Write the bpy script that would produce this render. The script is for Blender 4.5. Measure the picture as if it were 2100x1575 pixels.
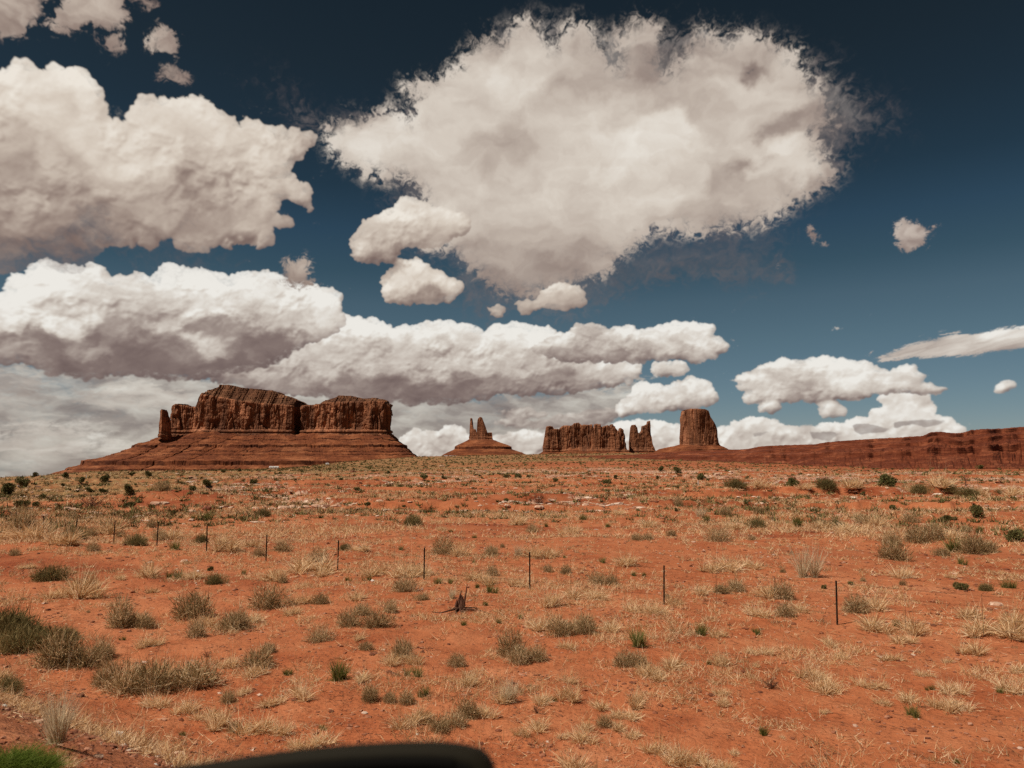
import bpy, math, random
import numpy as np
from math import radians, sin, cos, tan, atan2, pi, sqrt, hypot
from mathutils import Vector, noise as mnoise

S = bpy.context.scene
COL = S.collection
for _o in list(bpy.data.objects):
    bpy.data.objects.remove(_o)

# ------------------------------------------------------------------ camera
CAMZ = 4.6
PITCH = radians(5.87)
F_PX = 1575.0                      # focal length in pixels of the 2100 px wide photograph
cam_data = bpy.data.cameras.new('camera')
cam = bpy.data.objects.new('camera', cam_data)
COL.objects.link(cam)
cam.location = (0, 0, CAMZ)
cam.rotation_euler = (radians(90) + PITCH, 0, 0)
cam_data.sensor_width = 36.0
cam_data.lens = 36.0 * F_PX / 2100.0
cam_data.clip_start = 0.05
cam_data.clip_end = 60000
cam_data.dof.use_dof = True
cam_data.dof.focus_distance = 45.0
cam_data.dof.aperture_fstop = 3.0
S.camera = cam


def ray(px, py):
    """World direction through a point of the photograph, scaled so that its horizontal length is 1."""
    dx = (px - 1050.0) / F_PX
    dy = (787.5 - py) / F_PX
    v = Vector((dx, cos(PITCH) - dy * sin(PITCH), sin(PITCH) + dy * cos(PITCH)))
    return v / hypot(v.x, v.y)


def at(px, py, dist):
    """The world point seen at (px, py) and standing dist metres away on the map."""
    v = ray(px, py)
    return Vector((v.x * dist, v.y * dist, CAMZ + v.z * dist))


def azel(px, py):
    v = ray(px, py)
    return math.degrees(atan2(v.x, v.y)), math.degrees(math.atan(v.z))


# ------------------------------------------------------------------ light
SUN_EL = radians(57)
SUN_AZ = radians(-118)             # clockwise from +Y: the sun stands high on the left, a little behind the camera
sd = Vector((sin(SUN_AZ) * cos(SUN_EL), cos(SUN_AZ) * cos(SUN_EL), sin(SUN_EL)))
sun_data = bpy.data.lights.new('sun', 'SUN')
sun_data.energy = 4.9
sun_data.angle = radians(0.53)
sun_data.color = (1.0, 0.93, 0.82)
sun = bpy.data.objects.new('sun', sun_data)
COL.objects.link(sun)
sun.rotation_euler = sd.to_track_quat('Z', 'Y').to_euler()
sun.location = (0, 0, 60)

S.view_settings.view_transform = 'Standard'
S.view_settings.look = 'None'
S.view_settings.exposure = 0.0
S.view_settings.gamma = 1.0
S.render.engine = 'CYCLES'
S.cycles.max_bounces = 4
S.cycles.diffuse_bounces = 2
S.cycles.glossy_bounces = 1
S.cycles.transmission_bounces = 2
S.cycles.transparent_max_bounces = 4
S.cycles.use_denoising = False
S.cycles.caustics_reflective = False
S.cycles.caustics_refractive = False


# ------------------------------------------------------------------ node helper
class G:
    def __init__(self, tree):
        self.t = tree
        tree.nodes.clear()

    def n(self, kind, **kw):
        nd = self.t.nodes.new(kind)
        for k, v in kw.items():
            setattr(nd, k, v)
        return nd

    def put(self, sock, v):
        if v is None:
            return
        if isinstance(v, bpy.types.NodeSocket):
            self.t.links.new(v, sock)
        elif isinstance(v, (tuple, list)) and sock.type == 'RGBA' and len(v) == 3:
            sock.default_value = (*v, 1.0)
        else:
            sock.default_value = v

    def m(self, op, a, b=None, c=None, clamp=False):
        nd = self.n('ShaderNodeMath', operation=op, use_clamp=clamp)
        for i, v in enumerate((a, b, c)):
            self.put(nd.inputs[i], v)
        return nd.outputs[0]

    def v(self, op, a, b=None, scale=None):
        nd = self.n('ShaderNodeVectorMath', operation=op)
        self.put(nd.inputs[0], a)
        if b is not None:
            self.put(nd.inputs[1], b)
        if scale is not None:
            self.put(nd.inputs['Scale'], scale)
        return nd.outputs['Value'] if op in ('LENGTH', 'DOT_PRODUCT', 'DISTANCE') else nd.outputs[0]

    def xyz(self, v):
        nd = self.n('ShaderNodeSeparateXYZ')
        self.put(nd.inputs[0], v)
        return nd.outputs

    def comb(self, x, y, z=0.0):
        nd = self.n('ShaderNodeCombineXYZ')
        for i, q in enumerate((x, y, z)):
            self.put(nd.inputs[i], q)
        return nd.outputs[0]

    def noise(self, vec, scale=1.0, detail=4.0, rough=0.5, dist=0.0, dim='3D', col=False, lac=2.0):
        nd = self.n('ShaderNodeTexNoise', noise_dimensions=dim)
        self.put(nd.inputs['Vector'], vec)
        for k, q in (('Scale', scale), ('Detail', detail), ('Roughness', rough), ('Distortion', dist), ('Lacunarity', lac)):
            self.put(nd.inputs[k], q)
        if not col:
            return nd.outputs['Fac']
        sp = self.n('ShaderNodeSeparateColor')      # kept apart by hand: implicit conversions use up the shader's stack
        self.put(sp.inputs[0], nd.outputs['Color'])
        return self.comb(*sp.outputs)

    def voro(self, vec, scale=1.0, detail=0.0, rough=0.5, dim='3D', feature='F1', out='Distance', rnd=1.0):
        nd = self.n('ShaderNodeTexVoronoi', voronoi_dimensions=dim, feature=feature)
        self.put(nd.inputs['Vector'], vec)
        self.put(nd.inputs['Scale'], scale)
        if 'Detail' in nd.inputs:
            self.put(nd.inputs['Detail'], detail)
            self.put(nd.inputs['Roughness'], rough)
        self.put(nd.inputs['Randomness'], rnd)
        return nd.outputs[out]

    def mapr(self, v, a, b, c=0.0, d=1.0, kind='LINEAR', clamp=True):
        nd = self.n('ShaderNodeMapRange', interpolation_type=kind)
        nd.clamp = clamp
        for i, q in enumerate((v, a, b, c, d)):
            self.put(nd.inputs[i], q)
        return nd.outputs[0]

    def mix(self, f, a, b, blend='MIX'):
        nd = self.n('ShaderNodeMix', data_type='RGBA', blend_type=blend)
        self.put(nd.inputs[0], f)
        self.put(nd.inputs[6], a)
        self.put(nd.inputs[7], b)
        return nd.outputs[2]

    def ramp(self, f, stops, interp='LINEAR'):
        nd = self.n('ShaderNodeValToRGB')
        r = nd.color_ramp
        r.interpolation = interp
        while len(r.elements) < len(stops):
            r.elements.new(0.5)
        for e, (p, c) in zip(r.elements, stops):
            e.position = p
            e.color = (*c, 1.0) if len(c) == 3 else c
        self.put(nd.inputs[0], f)
        return nd.outputs[0]


def srgb(r, g, b):
    return tuple(((c / 255.0 + 0.055) / 1.055) ** 2.4 if c > 10 else c / 255.0 / 12.92 for c in (r, g, b))
# ------------------------------------------------------------------ clouds: cover and light of the cloud banks, computed over azimuth and elevation
CL_AZ0, CL_AZ1, CL_EL0, CL_EL1, CL_STEP = -52.0, 52.0, -4.0, 44.0, 0.05
_rng = np.random.RandomState(5)
_perm = np.concatenate([_rng.permutation(256)] * 2).astype(np.int32)
_ga = _rng.rand(256).astype(np.float32) * 2 * np.pi
_gx, _gy = np.cos(_ga), np.sin(_ga)


def perlin(x, y, seed=0):
    x = x + seed * 17.31
    y = y - seed * 9.77
    xi = np.floor(x); yi = np.floor(y)
    fx = (x - xi).astype(np.float32); fy = (y - yi).astype(np.float32)
    xi = xi.astype(np.int32) & 255; yi = yi.astype(np.int32) & 255
    u = fx * fx * fx * (fx * (fx * 6 - 15) + 10)
    v = fy * fy * fy * (fy * (fy * 6 - 15) + 10)
    p0 = _perm[xi]; p1 = _perm[xi + 1]
    h00 = _perm[p0 + yi]; h10 = _perm[p1 + yi]; h01 = _perm[p0 + yi + 1]; h11 = _perm[p1 + yi + 1]
    n00 = _gx[h00] * fx + _gy[h00] * fy
    n10 = _gx[h10] * (fx - 1) + _gy[h10] * fy
    n01 = _gx[h01] * fx + _gy[h01] * (fy - 1)
    n11 = _gx[h11] * (fx - 1) + _gy[h11] * (fy - 1)
    a = n00 + u * (n10 - n00)
    return (a + v * (n01 + u * (n11 - n01) - a)) * 1.5


def fbm(x, y, octs=5, rough=0.5, seed=0, billow=False):
    s = np.zeros_like(x, dtype=np.float32)
    a, t = 1.0, 0.0
    for k in range(octs):
        n = perlin(x, y, seed + k * 3.1)
        s += a * (np.abs(n) * 2 - 0.55 if billow else n)
        t += a
        a *= rough
        x, y = x * 2.03 + 5.2, y * 2.03 + 1.3
    return s / t * (1.25 if not billow else 1.0)


def smooth(v, a, b):
    t = np.clip((v - a) / (b - a), 0, 1)
    return t * t * (3 - 2 * t)


def blur(a, r):
    for _ in range(2 if r > 0 else 0):
        for ax in (0, 1):
            n = a.shape[ax]
            cs = np.cumsum(np.concatenate([np.take(a, [0], ax)] * (r + 1) + [a] + [np.take(a, [n - 1], ax)] * r, ax), axis=ax, dtype=np.float64)
            a = ((np.take(cs, range(2 * r + 1, 2 * r + 1 + n - 1), ax) - np.take(cs, range(0, n - 1), ax)) / (2 * r + 1)).astype(np.float32)
            a = np.concatenate([a, np.take(a, [n - 2], ax)], ax)
    return a


def shift(a, dx, dy):
    """a moved so that the result at (i, j) is a at dx columns and dy rows further on; the border repeats."""
    h, w = a.shape
    iy = np.clip(np.arange(h) + int(round(dy)), 0, h - 1)
    ix = np.clip(np.arange(w) + int(round(dx)), 0, w - 1)
    return a[iy][:, ix]


_ax = np.arange(CL_AZ0, CL_AZ1, CL_STEP, dtype=np.float32)
_ay = np.arange(CL_EL0, CL_EL1, CL_STEP, dtype=np.float32)
CLOUD = np.zeros((len(_ay), len(_ax), 4), dtype=np.float32)     # premultiplied
RAMP_X = np.array([0.0, 0.2, 0.42, 0.62, 0.80, 1.0])
RAMP_C = np.array([srgb(112, 96, 93), srgb(130, 114, 109), srgb(160, 146, 138), srgb(192, 181, 171), srgb(214, 206, 196), srgb(236, 233, 226)])


def inside(poly, X, Y):
    m = np.zeros(X.shape, dtype=bool)
    n = len(poly)
    for k in range(n):
        (xa, ya), (xb, yb) = poly[k], poly[(k + 1) % n]
        if ya == yb:
            continue
        c = (ya > Y) != (yb > Y)
        m ^= c & (X < (xb - xa) * (Y - ya) / (yb - ya) + xa)
    return m


def bank(polys, tones, size=1.0, warp=0.35, rim=0.5, edge=0.5, puff=0.5, soft=0.06, relief=0.5, lumps=0, lump_r=0.8, stretch=1.2, seed=0, opac=1.0, tint=(1, 1, 1), mottle=0.08, gain=1.0, lift=0.0, base_soft=0.2, wispy=0.0, thin=0.0, streak=None):
    """One bank of clouds. polys: outlines; tones: (x, y, brightness) inside it, all given where the photograph shows them and turned into azimuth and elevation."""
    P = [[azel(*p) for p in poly] for poly in polys]
    T = [(*azel(x, y), b) for x, y, b in tones]
    xs = [p[0] for q in P for p in q]
    ys = [p[1] for q in P for p in q]
    pad = 1.2 + rim
    i0, i1 = np.searchsorted(_ax, [min(xs) - pad, max(xs) + pad])
    j0, j1 = np.searchsorted(_ay, [min(ys) - pad, max(ys) + pad])
    X, Y = np.meshgrid(_ax[i0:i1], _ay[j0:j1])
    qx, qy = X / size + seed * 3.3, Y / size * stretch + seed * 1.7
    if streak:
        ca, sa, f = cos(radians(streak[0])), sin(radians(streak[0])), streak[1]
        qx, qy = (qx * ca + qy * sa) * f, (-qx * sa + qy * ca) * 1.3
    wx = fbm(qx * 0.6, qy * 0.6, 5, 0.55, seed + 1)
    wy = fbm(qx * 0.6, qy * 0.6, 5, 0.55, seed + 2)
    PX, PY = X + wx * warp * size, Y + wy * warp * size / stretch
    M = np.zeros(X.shape, dtype=bool)
    for poly in P:
        M |= inside(poly, PX, PY)
    M = M.astype(np.float32)
    F1 = blur(M, max(int(rim * size / CL_STEP / 2), 1))
    F2 = blur(M, max(int(rim * size * 0.35 / CL_STEP / 2), 1))
    Fs = 0.5 * F1 + 0.5 * F2
    SH = np.zeros_like(X)
    WG = np.zeros_like(X)
    tx = X + wx * size * 0.9
    ty = Y + wy * size * 0.6
    ts = {}
    for k, (a, e, b) in enumerate(T):
        dn = sorted(((a - a2) ** 2 + (1.6 * (e - e2)) ** 2) for a2, e2, _b in T)[min(2, len(T) - 1)]
        w = 1 / (0.10 * dn + 0.02 + (tx - a) ** 2 + (1.6 * (ty - e)) ** 2) ** 1.9
        WG += w
        SH += w * b
    SH /= WG
    body = smooth(SH, 0.18, 0.6)
    ex = fbm(qx * 1.3, qy * 1.3, 4, 0.55, seed + 5) * (0.35 + wispy)
    ey = fbm(qx * 1.3, qy * 1.3, 4, 0.55, seed + 6) * (0.35 + wispy)
    d = fbm(qx + ex, qy + ey, 7, 0.56 + 0.06 * (wispy > 0), seed + 7)
    bl = fbm(qx * 1.2 + ex, qy * 1.2 + ey, 6, 0.5, seed + 9, billow=True)
    band = np.clip(4 * Fs * (1 - Fs), 0, 1) ** 0.8
    H = Fs + edge * band * (d * (1 - puff) + bl * puff) * (0.4 + 0.6 * body)
    if lumps:
        H = H + 0.30 * band * fbm(qx * 5 + ex * 2, qy * 4 + ey * 2, 5, 0.62, seed + 22)
    if wispy:
        H += 0.5 * edge * band * fbm(qx * 4 + ex * 2, qy * 3.4 + ey * 2, 5, 0.62, seed + 21)
    LM = 0
    Zc = np.sqrt(np.clip(H - 0.4, 0, 1)) + 0.10 * d
    if lumps:
        rg = np.random.RandomState(seed)
        Z = np.zeros_like(X)
        fa = fbm(qx * 5, qy * 5, 4, 0.6, seed + 40)
        fb = fbm(qx * 5, qy * 5, 4, 0.6, seed + 41)
        wxs, wys = X + (ex * 0.38 + 0.10 * d) * size + 0.16 * lump_r * fa, Y + (ey * 0.38 + 0.10 * bl) * size + 0.16 * lump_r * fb
        hh, ww = X.shape
        n = 0
        for _t in range(lumps * 30):
            ii, jj = rg.randint(ww), rg.randint(hh)
            f = Fs[jj, ii]
            if f < 0.5:
                continue
            n += 1
            if n > lumps:
                break
            r = lump_r * (0.15 + 0.85 * rg.rand() ** 1.9)
            r = min(r, lump_r * (0.12 + 1.5 * (f - 0.5)))
            w_ = int(r * 1.5 / CL_STEP) + 2
            a0, a1, b0, b1 = max(ii - w_, 0), min(ii + w_, ww), max(jj - w_, 0), min(jj + w_, hh)
            dd = (wxs[b0:b1, a0:a1] - X[jj, ii]) ** 2 + ((wys[b0:b1, a0:a1] - Y[jj, ii]) * 1.15) ** 2
            z = np.sqrt(np.clip(r * r - dd, 0, None)) + np.where(dd < r * r, lump_r * (1.2 * f + 0.5 + 0.45 * rg.rand()) - 0.8 * r - 0.15 * (Y[jj, ii] - Y[0, 0]), 0)
            Z[b0:b1, a0:a1] = np.maximum(Z[b0:b1, a0:a1], z)
        H = np.maximum(H, 0.30 + 0.45 * blur((Z > 0).astype(np.float32), 1) + 0.16 * d + 0.10 * fa)
        H = np.where(blur(Z, 1) > 0, H, np.minimum(H, 0.49 + (H - 0.5) * 0.8))
        zz = blur(Z, 1) + lump_r * (0.10 * bl + 0.12 * d + 0.055 * fa + 0.09 * fbm(qx * 2.6 + ex, qy * 2.6 + ey, 5, 0.5, seed + 44, billow=True))
        zz = np.maximum(zz, blur(zz, 4) * 0.96)
        gy, gx = np.gradient(zz, CL_STEP)
        inv = 1 / np.sqrt(gx * gx + gy * gy + 1.0)
        dif = blur((0.40 * gx - 0.62 * gy + 0.45) * inv - 0.42, 1)
        crease = np.clip((blur(zz, int(0.45 * lump_r / CL_STEP) + 1) - zz) / lump_r, -0.25, 0.6)
        LM = 0.72 * dif - 0.55 * crease
        big = blur(zz, int(0.5 * lump_r / CL_STEP))
        LM = LM + 0.35 * np.tanh((big - shift(big, -0.6 * lump_r / CL_STEP, 1.0 * lump_r / CL_STEP)) / lump_r * 0.8)
    A = smooth(H, 0.47 - soft, 0.53 + soft + base_soft * (1 - body)) * opac
    if lumps:
        fr = fbm(qx * 3 + ex, qy * 3 + ey, 6, 0.6, seed + 50)
        A = np.maximum(0.62 * A + 0.38 * A * smooth(H, .5, .80), 0.50 * opac * smooth(H + 0.30 * fr * np.clip(band * 1.5, 0, 1), 0.38, 0.62) * smooth(Fs, 0.06, 0.3))
    if wispy:
        A = A * smooth(SH + 0.25 * d, -0.02, 0.42 if size > 2.5 else 0.2)
    L = np.zeros_like(X)
    for r, wgt in ((0.12, .5), (0.3, 1.0), (0.8, 1.0), (1.8, .7)):
        st = max(r * size / CL_STEP, 1.0)
        B = blur(Zc, int(st * 0.55))
        L += wgt * (B - shift(B, -st * 0.5, st * 0.85))
    patch = 0.30 + 0.72 * smooth(fbm(qx * 0.5, qy * 0.7, 3, 0.5, seed + 30), -0.35, 0.35)
    mot = fbm(qx * 0.4, qy * 0.5, 3, 0.5, seed + 12) + fbm(qx * 1.1 + wx, qy * 1.6 + wy, 5, 0.5, seed + 13)
    sh = lift - 0.045 + gain * SH + relief * (0.22 + 0.78 * body) * (0.16 * np.tanh(L) + patch * LM) + mottle * mot * 1.9
    sh += thin * (1 - smooth(H, 0.5, 0.8))
    sh = np.clip(sh, 0, 1)
    C = np.stack([np.interp(sh, RAMP_X, RAMP_C[:, i]) * tint[i] for i in range(3)], -1).astype(np.float32)
    A3 = A[..., None].astype(np.float32)
    R = CLOUD[j0:j1, i0:i1]
    R *= 1 - A3
    R[..., :3] += C * A3
    R[..., 3:] += A3


# thin veil low on the left and behind the buttes
bank([[(-300, 745), (60, 742), (420, 770), (700, 800), (1000, 812), (1200, 800), (1330, 775), (1330, 800), (1260, 850), (1240, 900), (1300, 1040), (-300, 1060)]],
     [(0, 760, .36), (100, 790, .34), (60, 850, .40), (330, 800, .52), (300, 880, .50), (100, 900, .42), (180, 850, .34), (30, 940, .34), (200, 940, .40), (900, 840, .38), (1000, 850, .42), (1100, 860, .44), (1200, 830, .5), (840, 870, .46), (1180, 890, .5)],
     size=3.0, warp=.6, rim=.5, edge=1.1, puff=0, soft=.3, relief=.35, stretch=2.3, seed=11, opac=.84, tint=(.98, 1.0, .985), mottle=.15, base_soft=.4, lift=.13, wispy=.2)
bank([[(-200, 905), (100, 880), (300, 900), (420, 892), (520, 915), (300, 925), (100, 932), (-200, 930)], [(150, 800), (300, 790), (420, 800), (360, 830), (230, 845), (160, 830)], [(-200, 770), (60, 775), (120, 800), (40, 822), (-200, 830)]],
     [(0, 910, .72), (200, 900, .76), (350, 905, .7), (250, 812, .74), (340, 805, .78), (0, 790, .5), (60, 800, .45)],
     size=2.2, warp=.7, rim=.9, edge=1.3, puff=0, soft=.4, relief=.4, stretch=2.6, seed=14, opac=.65, tint=(.99, 1, .99), mottle=.1, base_soft=.3, wispy=.3)
bank([[(1120, 862), (1180, 846), (1260, 836), (1290, 850), (1240, 876), (1130, 880), (1000, 872), (1040, 862)], [(1000, 846), (1080, 838), (1140, 850), (1050, 864)]],
     [(1100, 850, .56), (1200, 842, .44), (1250, 860, .42), (1100, 872, .36), (1040, 868, .46)],
     size=1.2, warp=.4, rim=.5, edge=.6, puff=.3, soft=.15, relief=.5, lumps=150, lump_r=.5, stretch=1.8, seed=12, opac=.8, mottle=.1)
# bright cumulus along the horizon
bank([[(790, 945), (795, 912), (813, 903), (833, 890), (867, 883), (900, 883), (927, 875), (953, 883), (970, 900), (1010, 897), (1023, 893), (1050, 890), (1070, 882), (1093, 887), (1125, 890), (1180, 905), (1240, 890), (1263, 867), (1287, 862), (1327, 865), (1340, 860), (1360, 863), (1387, 870), (1410, 868), (1440, 890), (1440, 1000), (790, 1000)]],
     [(850, 888, .80), (925, 880, .86), (880, 900, .62), (830, 915, .66), (900, 922, .64), (1020, 898, .80), (1070, 888, .84), (1050, 905, .60), (1100, 900, .66), (1040, 925, .62), (1100, 925, .6), (1290, 868, .90), (1345, 865, .90), (1310, 885, .80), (1385, 880, .80), (1360, 905, .72), (1380, 925, .7), (1290, 915, .74)],
     size=.9, warp=.3, rim=.4, edge=.5, puff=.7, relief=.62, lumps=1300, lump_r=.55, seed=3, mottle=.07)
bank([[(1465, 1000), (1473, 880), (1500, 873), (1540, 853), (1560, 853), (1587, 867), (1627, 872), (1673, 877), (1700, 868), (1733, 867), (1753, 853), (1773, 857), (1787, 843), (1817, 833), (1800, 820), (1807, 807), (1840, 802), (1907, 807), (1907, 823), (1920, 833), (1920, 853), (1950, 855), (1973, 877), (1990, 895), (2030, 885), (2060, 892), (2060, 1000)]],
     [(1552, 858, .88), (1510, 880, .78), (1530, 890, .66), (1590, 878, .80), (1650, 890, .62), (1600, 905, .62), (1700, 876, .82), (1720, 890, .80), (1765, 860, .88), (1740, 905, .74), (1800, 845, .88), (1860, 806, .92), (1830, 822, .76), (1880, 822, .70), (1860, 842, .90), (1905, 845, .92), (1850, 865, .84), (1940, 865, .9), (1960, 890, .78), (1880, 895, .74), (1660, 915, .7), (1500, 905, .7), (2040, 890, .84)],
     size=.9, warp=.25, rim=.4, edge=.5, puff=.7, relief=.62, lumps=1300, lump_r=.55, seed=4, mottle=.06)
bank([[(1745, 872), (1790, 868), (1830, 880), (1800, 893), (1765, 895)], [(1820, 868), (1880, 860), (1950, 866), (1900, 875), (1830, 876)], [(1660, 888), (1690, 884), (1728, 892), (1700, 900), (1665, 900)], [(1530, 886), (1570, 884), (1590, 890), (1540, 894)]],
     [(1790, 880, .42), (1880, 868, .40), (1690, 892, .44), (1560, 888, .46)],
     size=1, warp=.5, rim=.4, edge=.6, puff=.3, soft=.12, relief=.3, stretch=1.8, seed=29, opac=.75, tint=(.92, .95, .97))
# cumulus low on the right
bank([[(1493, 780), (1533, 770), (1567, 753), (1603, 738), (1640, 742), (1667, 740), (1687, 732), (1707, 737), (1713, 747), (1737, 737), (1757, 745), (1780, 747), (1793, 760), (1827, 763), (1847, 752), (1877, 748), (1877, 770), (1907, 770), (1867, 787), (1960, 798), (1920, 803), (1867, 802), (1800, 805), (1760, 817), (1687, 823), (1633, 822), (1573, 820), (1520, 825), (1527, 815), (1547, 803), (1510, 795), (1527, 783)],
      [(1550, 845), (1573, 826), (1592, 826), (1595, 843)], [(1680, 850), (1693, 827), (1713, 825), (1717, 837), (1746, 843), (1720, 853)], [(2033, 802), (2053, 788), (2079, 788), (2053, 804)], [(1703, 677), (1713, 669), (1732, 675)], [(1494, 702), (1502, 693), (1512, 699)]],
     [(1690, 740, .94), (1740, 745, .94), (1610, 748, .76), (1640, 760, .70), (1690, 765, .84), (1760, 760, .88), (1740, 782, .88), (1580, 765, .66), (1530, 778, .66), (1540, 792, .76), (1650, 790, .56), (1700, 800, .62), (1780, 785, .82), (1850, 765, .74), (1830, 785, .84), (1900, 797, .64), (1640, 812, .52), (1560, 815, .66), (1720, 815, .56), (1573, 832, .86), (1580, 842, .7), (1700, 832, .84), (1720, 848, .7), (2055, 795, .74), (1715, 673, .74), (1502, 698, .7)],
     size=.9, warp=.25, rim=.35, edge=.5, puff=.6, relief=.6, lumps=1400, lump_r=.6, stretch=1.3, seed=7, mottle=.07)
bank([[(1263, 842), (1293, 813), (1313, 790), (1340, 793), (1367, 797), (1400, 783), (1420, 780), (1443, 782), (1467, 813), (1460, 823), (1417, 837), (1350, 840), (1277, 850)], [(1330, 764), (1340, 750), (1400, 745), (1414, 757), (1390, 768), (1345, 770)]],
     [(1320, 797, .88), (1350, 805, .84), (1400, 790, .72), (1440, 790, .84), (1430, 805, .86), (1380, 815, .8), (1340, 828, .70), (1300, 825, .76), (1420, 830, .64), (1280, 845, .66), (1370, 835, .62), (1370, 752, .76), (1380, 765, .66)],
     size=.9, warp=.25, rim=.4, edge=.5, puff=.65, relief=.6, lumps=700, lump_r=.65, stretch=1.2, seed=8, mottle=.06)
bank([[(1803, 748), (1817, 733), (1803, 725), (1867, 703), (1920, 693), (1960, 680), (1993, 677), (1960, 694), (2020, 683), (2053, 670), (2100, 668), (2250, 660), (2250, 720), (2100, 720), (2050, 727), (2000, 730), (1967, 727), (1900, 730), (1833, 743)], [(1765, 735), (1800, 718), (1790, 728)]],
     [(1820, 742, .66), (1870, 715, .66), (1950, 690, .68), (1920, 712, .56), (2000, 705, .60), (1990, 724, .56), (2060, 680, .80), (2090, 685, .76), (2080, 705, .64), (2060, 720, .54), (1780, 727, .5)],
     size=1.1, warp=.4, rim=.55, edge=1.2, puff=.1, soft=.25, relief=.7, stretch=1.3, seed=9, mottle=.12, streak=(16, .35), wispy=.35)
# long grey-based bank over the buttes
bank([[(600, 650), (720, 660), (750, 663), (800, 672), (833, 677), (867, 670), (913, 668), (947, 668), (967, 677), (990, 688), (1003, 692), (1007, 678), (1027, 670), (1060, 671), (1093, 683), (1110, 680), (1147, 688), (1200, 720), (1260, 735), (1317, 753), (1313, 767), (1267, 780), (1200, 793), (1133, 800), (1033, 807), (933, 817), (867, 822), (800, 822), (733, 816), (650, 806), (560, 795), (480, 780), (400, 765), (430, 690)]],
     [(740, 675, .90), (800, 685, .90), (850, 682, .86), (900, 678, .90), (950, 680, .84), (1025, 680, .98), (1060, 685, .98), (1100, 692, .94), (1140, 697, .92), (980, 700, .80), (780, 705, .60), (860, 705, .66), (920, 715, .56), (890, 725, .50), (960, 730, .62), (1010, 720, .66), (1060, 715, .84), (1080, 735, .54), (700, 700, .80), (720, 735, .76), (780, 745, .70), (850, 745, .68), (850, 765, .52), (920, 755, .72), (1000, 755, .76), (1080, 755, .68), (1150, 745, .66), (1150, 770, .44), (1080, 780, .36), (1220, 755, .74), (1290, 757, .80), (1270, 770, .72), (1180, 785, .56),
      (660, 760, .66), (620, 745, .70), (560, 760, .62), (600, 785, .50), (480, 775, .5), (700, 785, .34), (780, 790, .20), (860, 795, .18), (950, 795, .24), (1020, 790, .34), (880, 812, .16), (760, 812, .20), (980, 805, .3), (650, 800, .3)],
     size=1.4, warp=.28, rim=.35, edge=.5, puff=.6, relief=.62, lumps=2600, lump_r=1.0, stretch=1.4, seed=19, mottle=.08)
bank([[(1090, 720), (1130, 700), (1160, 693), (1187, 667), (1220, 668), (1247, 680), (1287, 672), (1317, 682), (1367, 672), (1400, 667), (1433, 665), (1468, 673), (1450, 690), (1497, 712), (1467, 730), (1433, 743), (1400, 732), (1317, 737), (1267, 742), (1183, 740), (1133, 730)]],
     [(1195, 676, .56), (1215, 685, .50), (1150, 705, .66), (1110, 718, .60), (1280, 680, .90), (1330, 690, .78), (1380, 680, .86), (1440, 672, .84), (1240, 700, .68), (1210, 708, .50), (1300, 705, .64), (1370, 705, .72), (1430, 695, .86), (1460, 710, .80), (1440, 730, .70), (1400, 722, .56), (1330, 722, .44), (1270, 725, .40), (1200, 730, .40), (1140, 724, .46)],
     size=1.0, warp=.25, rim=.35, edge=.5, puff=.6, relief=.55, lumps=1000, lump_r=.7, stretch=1.4, seed=23, mottle=.07)
# large bank on the left with a dark flat base
bank([[(-300, 600), (0, 617), (17, 607), (35, 597), (37, 583), (63, 563), (80, 543), (110, 543), (133, 560), (160, 557), (200, 557), (222, 583), (253, 572), (283, 572), (300, 580), (313, 585), (325, 583), (328, 560), (347, 552), (367, 562), (397, 562), (417, 553), (437, 557), (453, 573), (470, 588), (483, 573), (513, 567), (540, 570), (567, 578), (600, 580), (627, 590), (640, 603), (673, 600), (687, 620), (700, 645), (690, 668), (640, 690), (600, 712), (567, 733), (500, 750), (433, 763), (387, 768), (333, 767), (300, 757), (233, 760), (160, 768), (110, 760), (73, 747), (43, 730), (0, 733), (-300, 740)]],
     [(90, 555, .98), (60, 580, .96), (120, 575, .92), (40, 610, .90), (90, 595, .74), (190, 570, .86), (210, 600, .74), (150, 600, .80), (270, 585, .82), (300, 605, .74), (340, 570, .96), (390, 580, .94), (430, 570, .97), (350, 600, .80), (400, 610, .84), (500, 585, .90), (540, 590, .84), (600, 590, .95), (640, 615, .94), (670, 620, .90), (570, 620, .84), (620, 645, .80), (680, 655, .84), (480, 620, .86), (440, 635, .94), (400, 640, .80), (250, 630, .66), (120, 635, .60), (90, 615, .66), (20, 640, .84), (40, 660, .88), (100, 672, .88), (150, 665, .90), (30, 675, .80), (200, 650, .74), (290, 645, .60), (330, 655, .40), (230, 665, .50), (300, 672, .56), (380, 660, .60), (360, 668, .76), (450, 650, .48), (430, 665, .42), (520, 655, .60), (590, 665, .68), (640, 680, .70), (500, 680, .38), (400, 680, .30), (300, 690, .26), (200, 690, .24), (80, 695, .30), (10, 695, .34), (20, 715, .50), (100, 715, .20), (200, 712, .48), (180, 720, .40), (260, 715, .20), (410, 705, .74), (430, 715, .66), (350, 715, .22), (500, 705, .16), (560, 700, .20), (560, 725, .16), (300, 738, .16), (200, 745, .10), (140, 755, .10), (430, 740, .14), (360, 755, .16), (490, 745, .14)],
     size=1.6, warp=.25, rim=.35, edge=.5, puff=.65, relief=.62, lumps=2600, lump_r=1.15, stretch=1.3, seed=31, mottle=.07)
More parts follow.
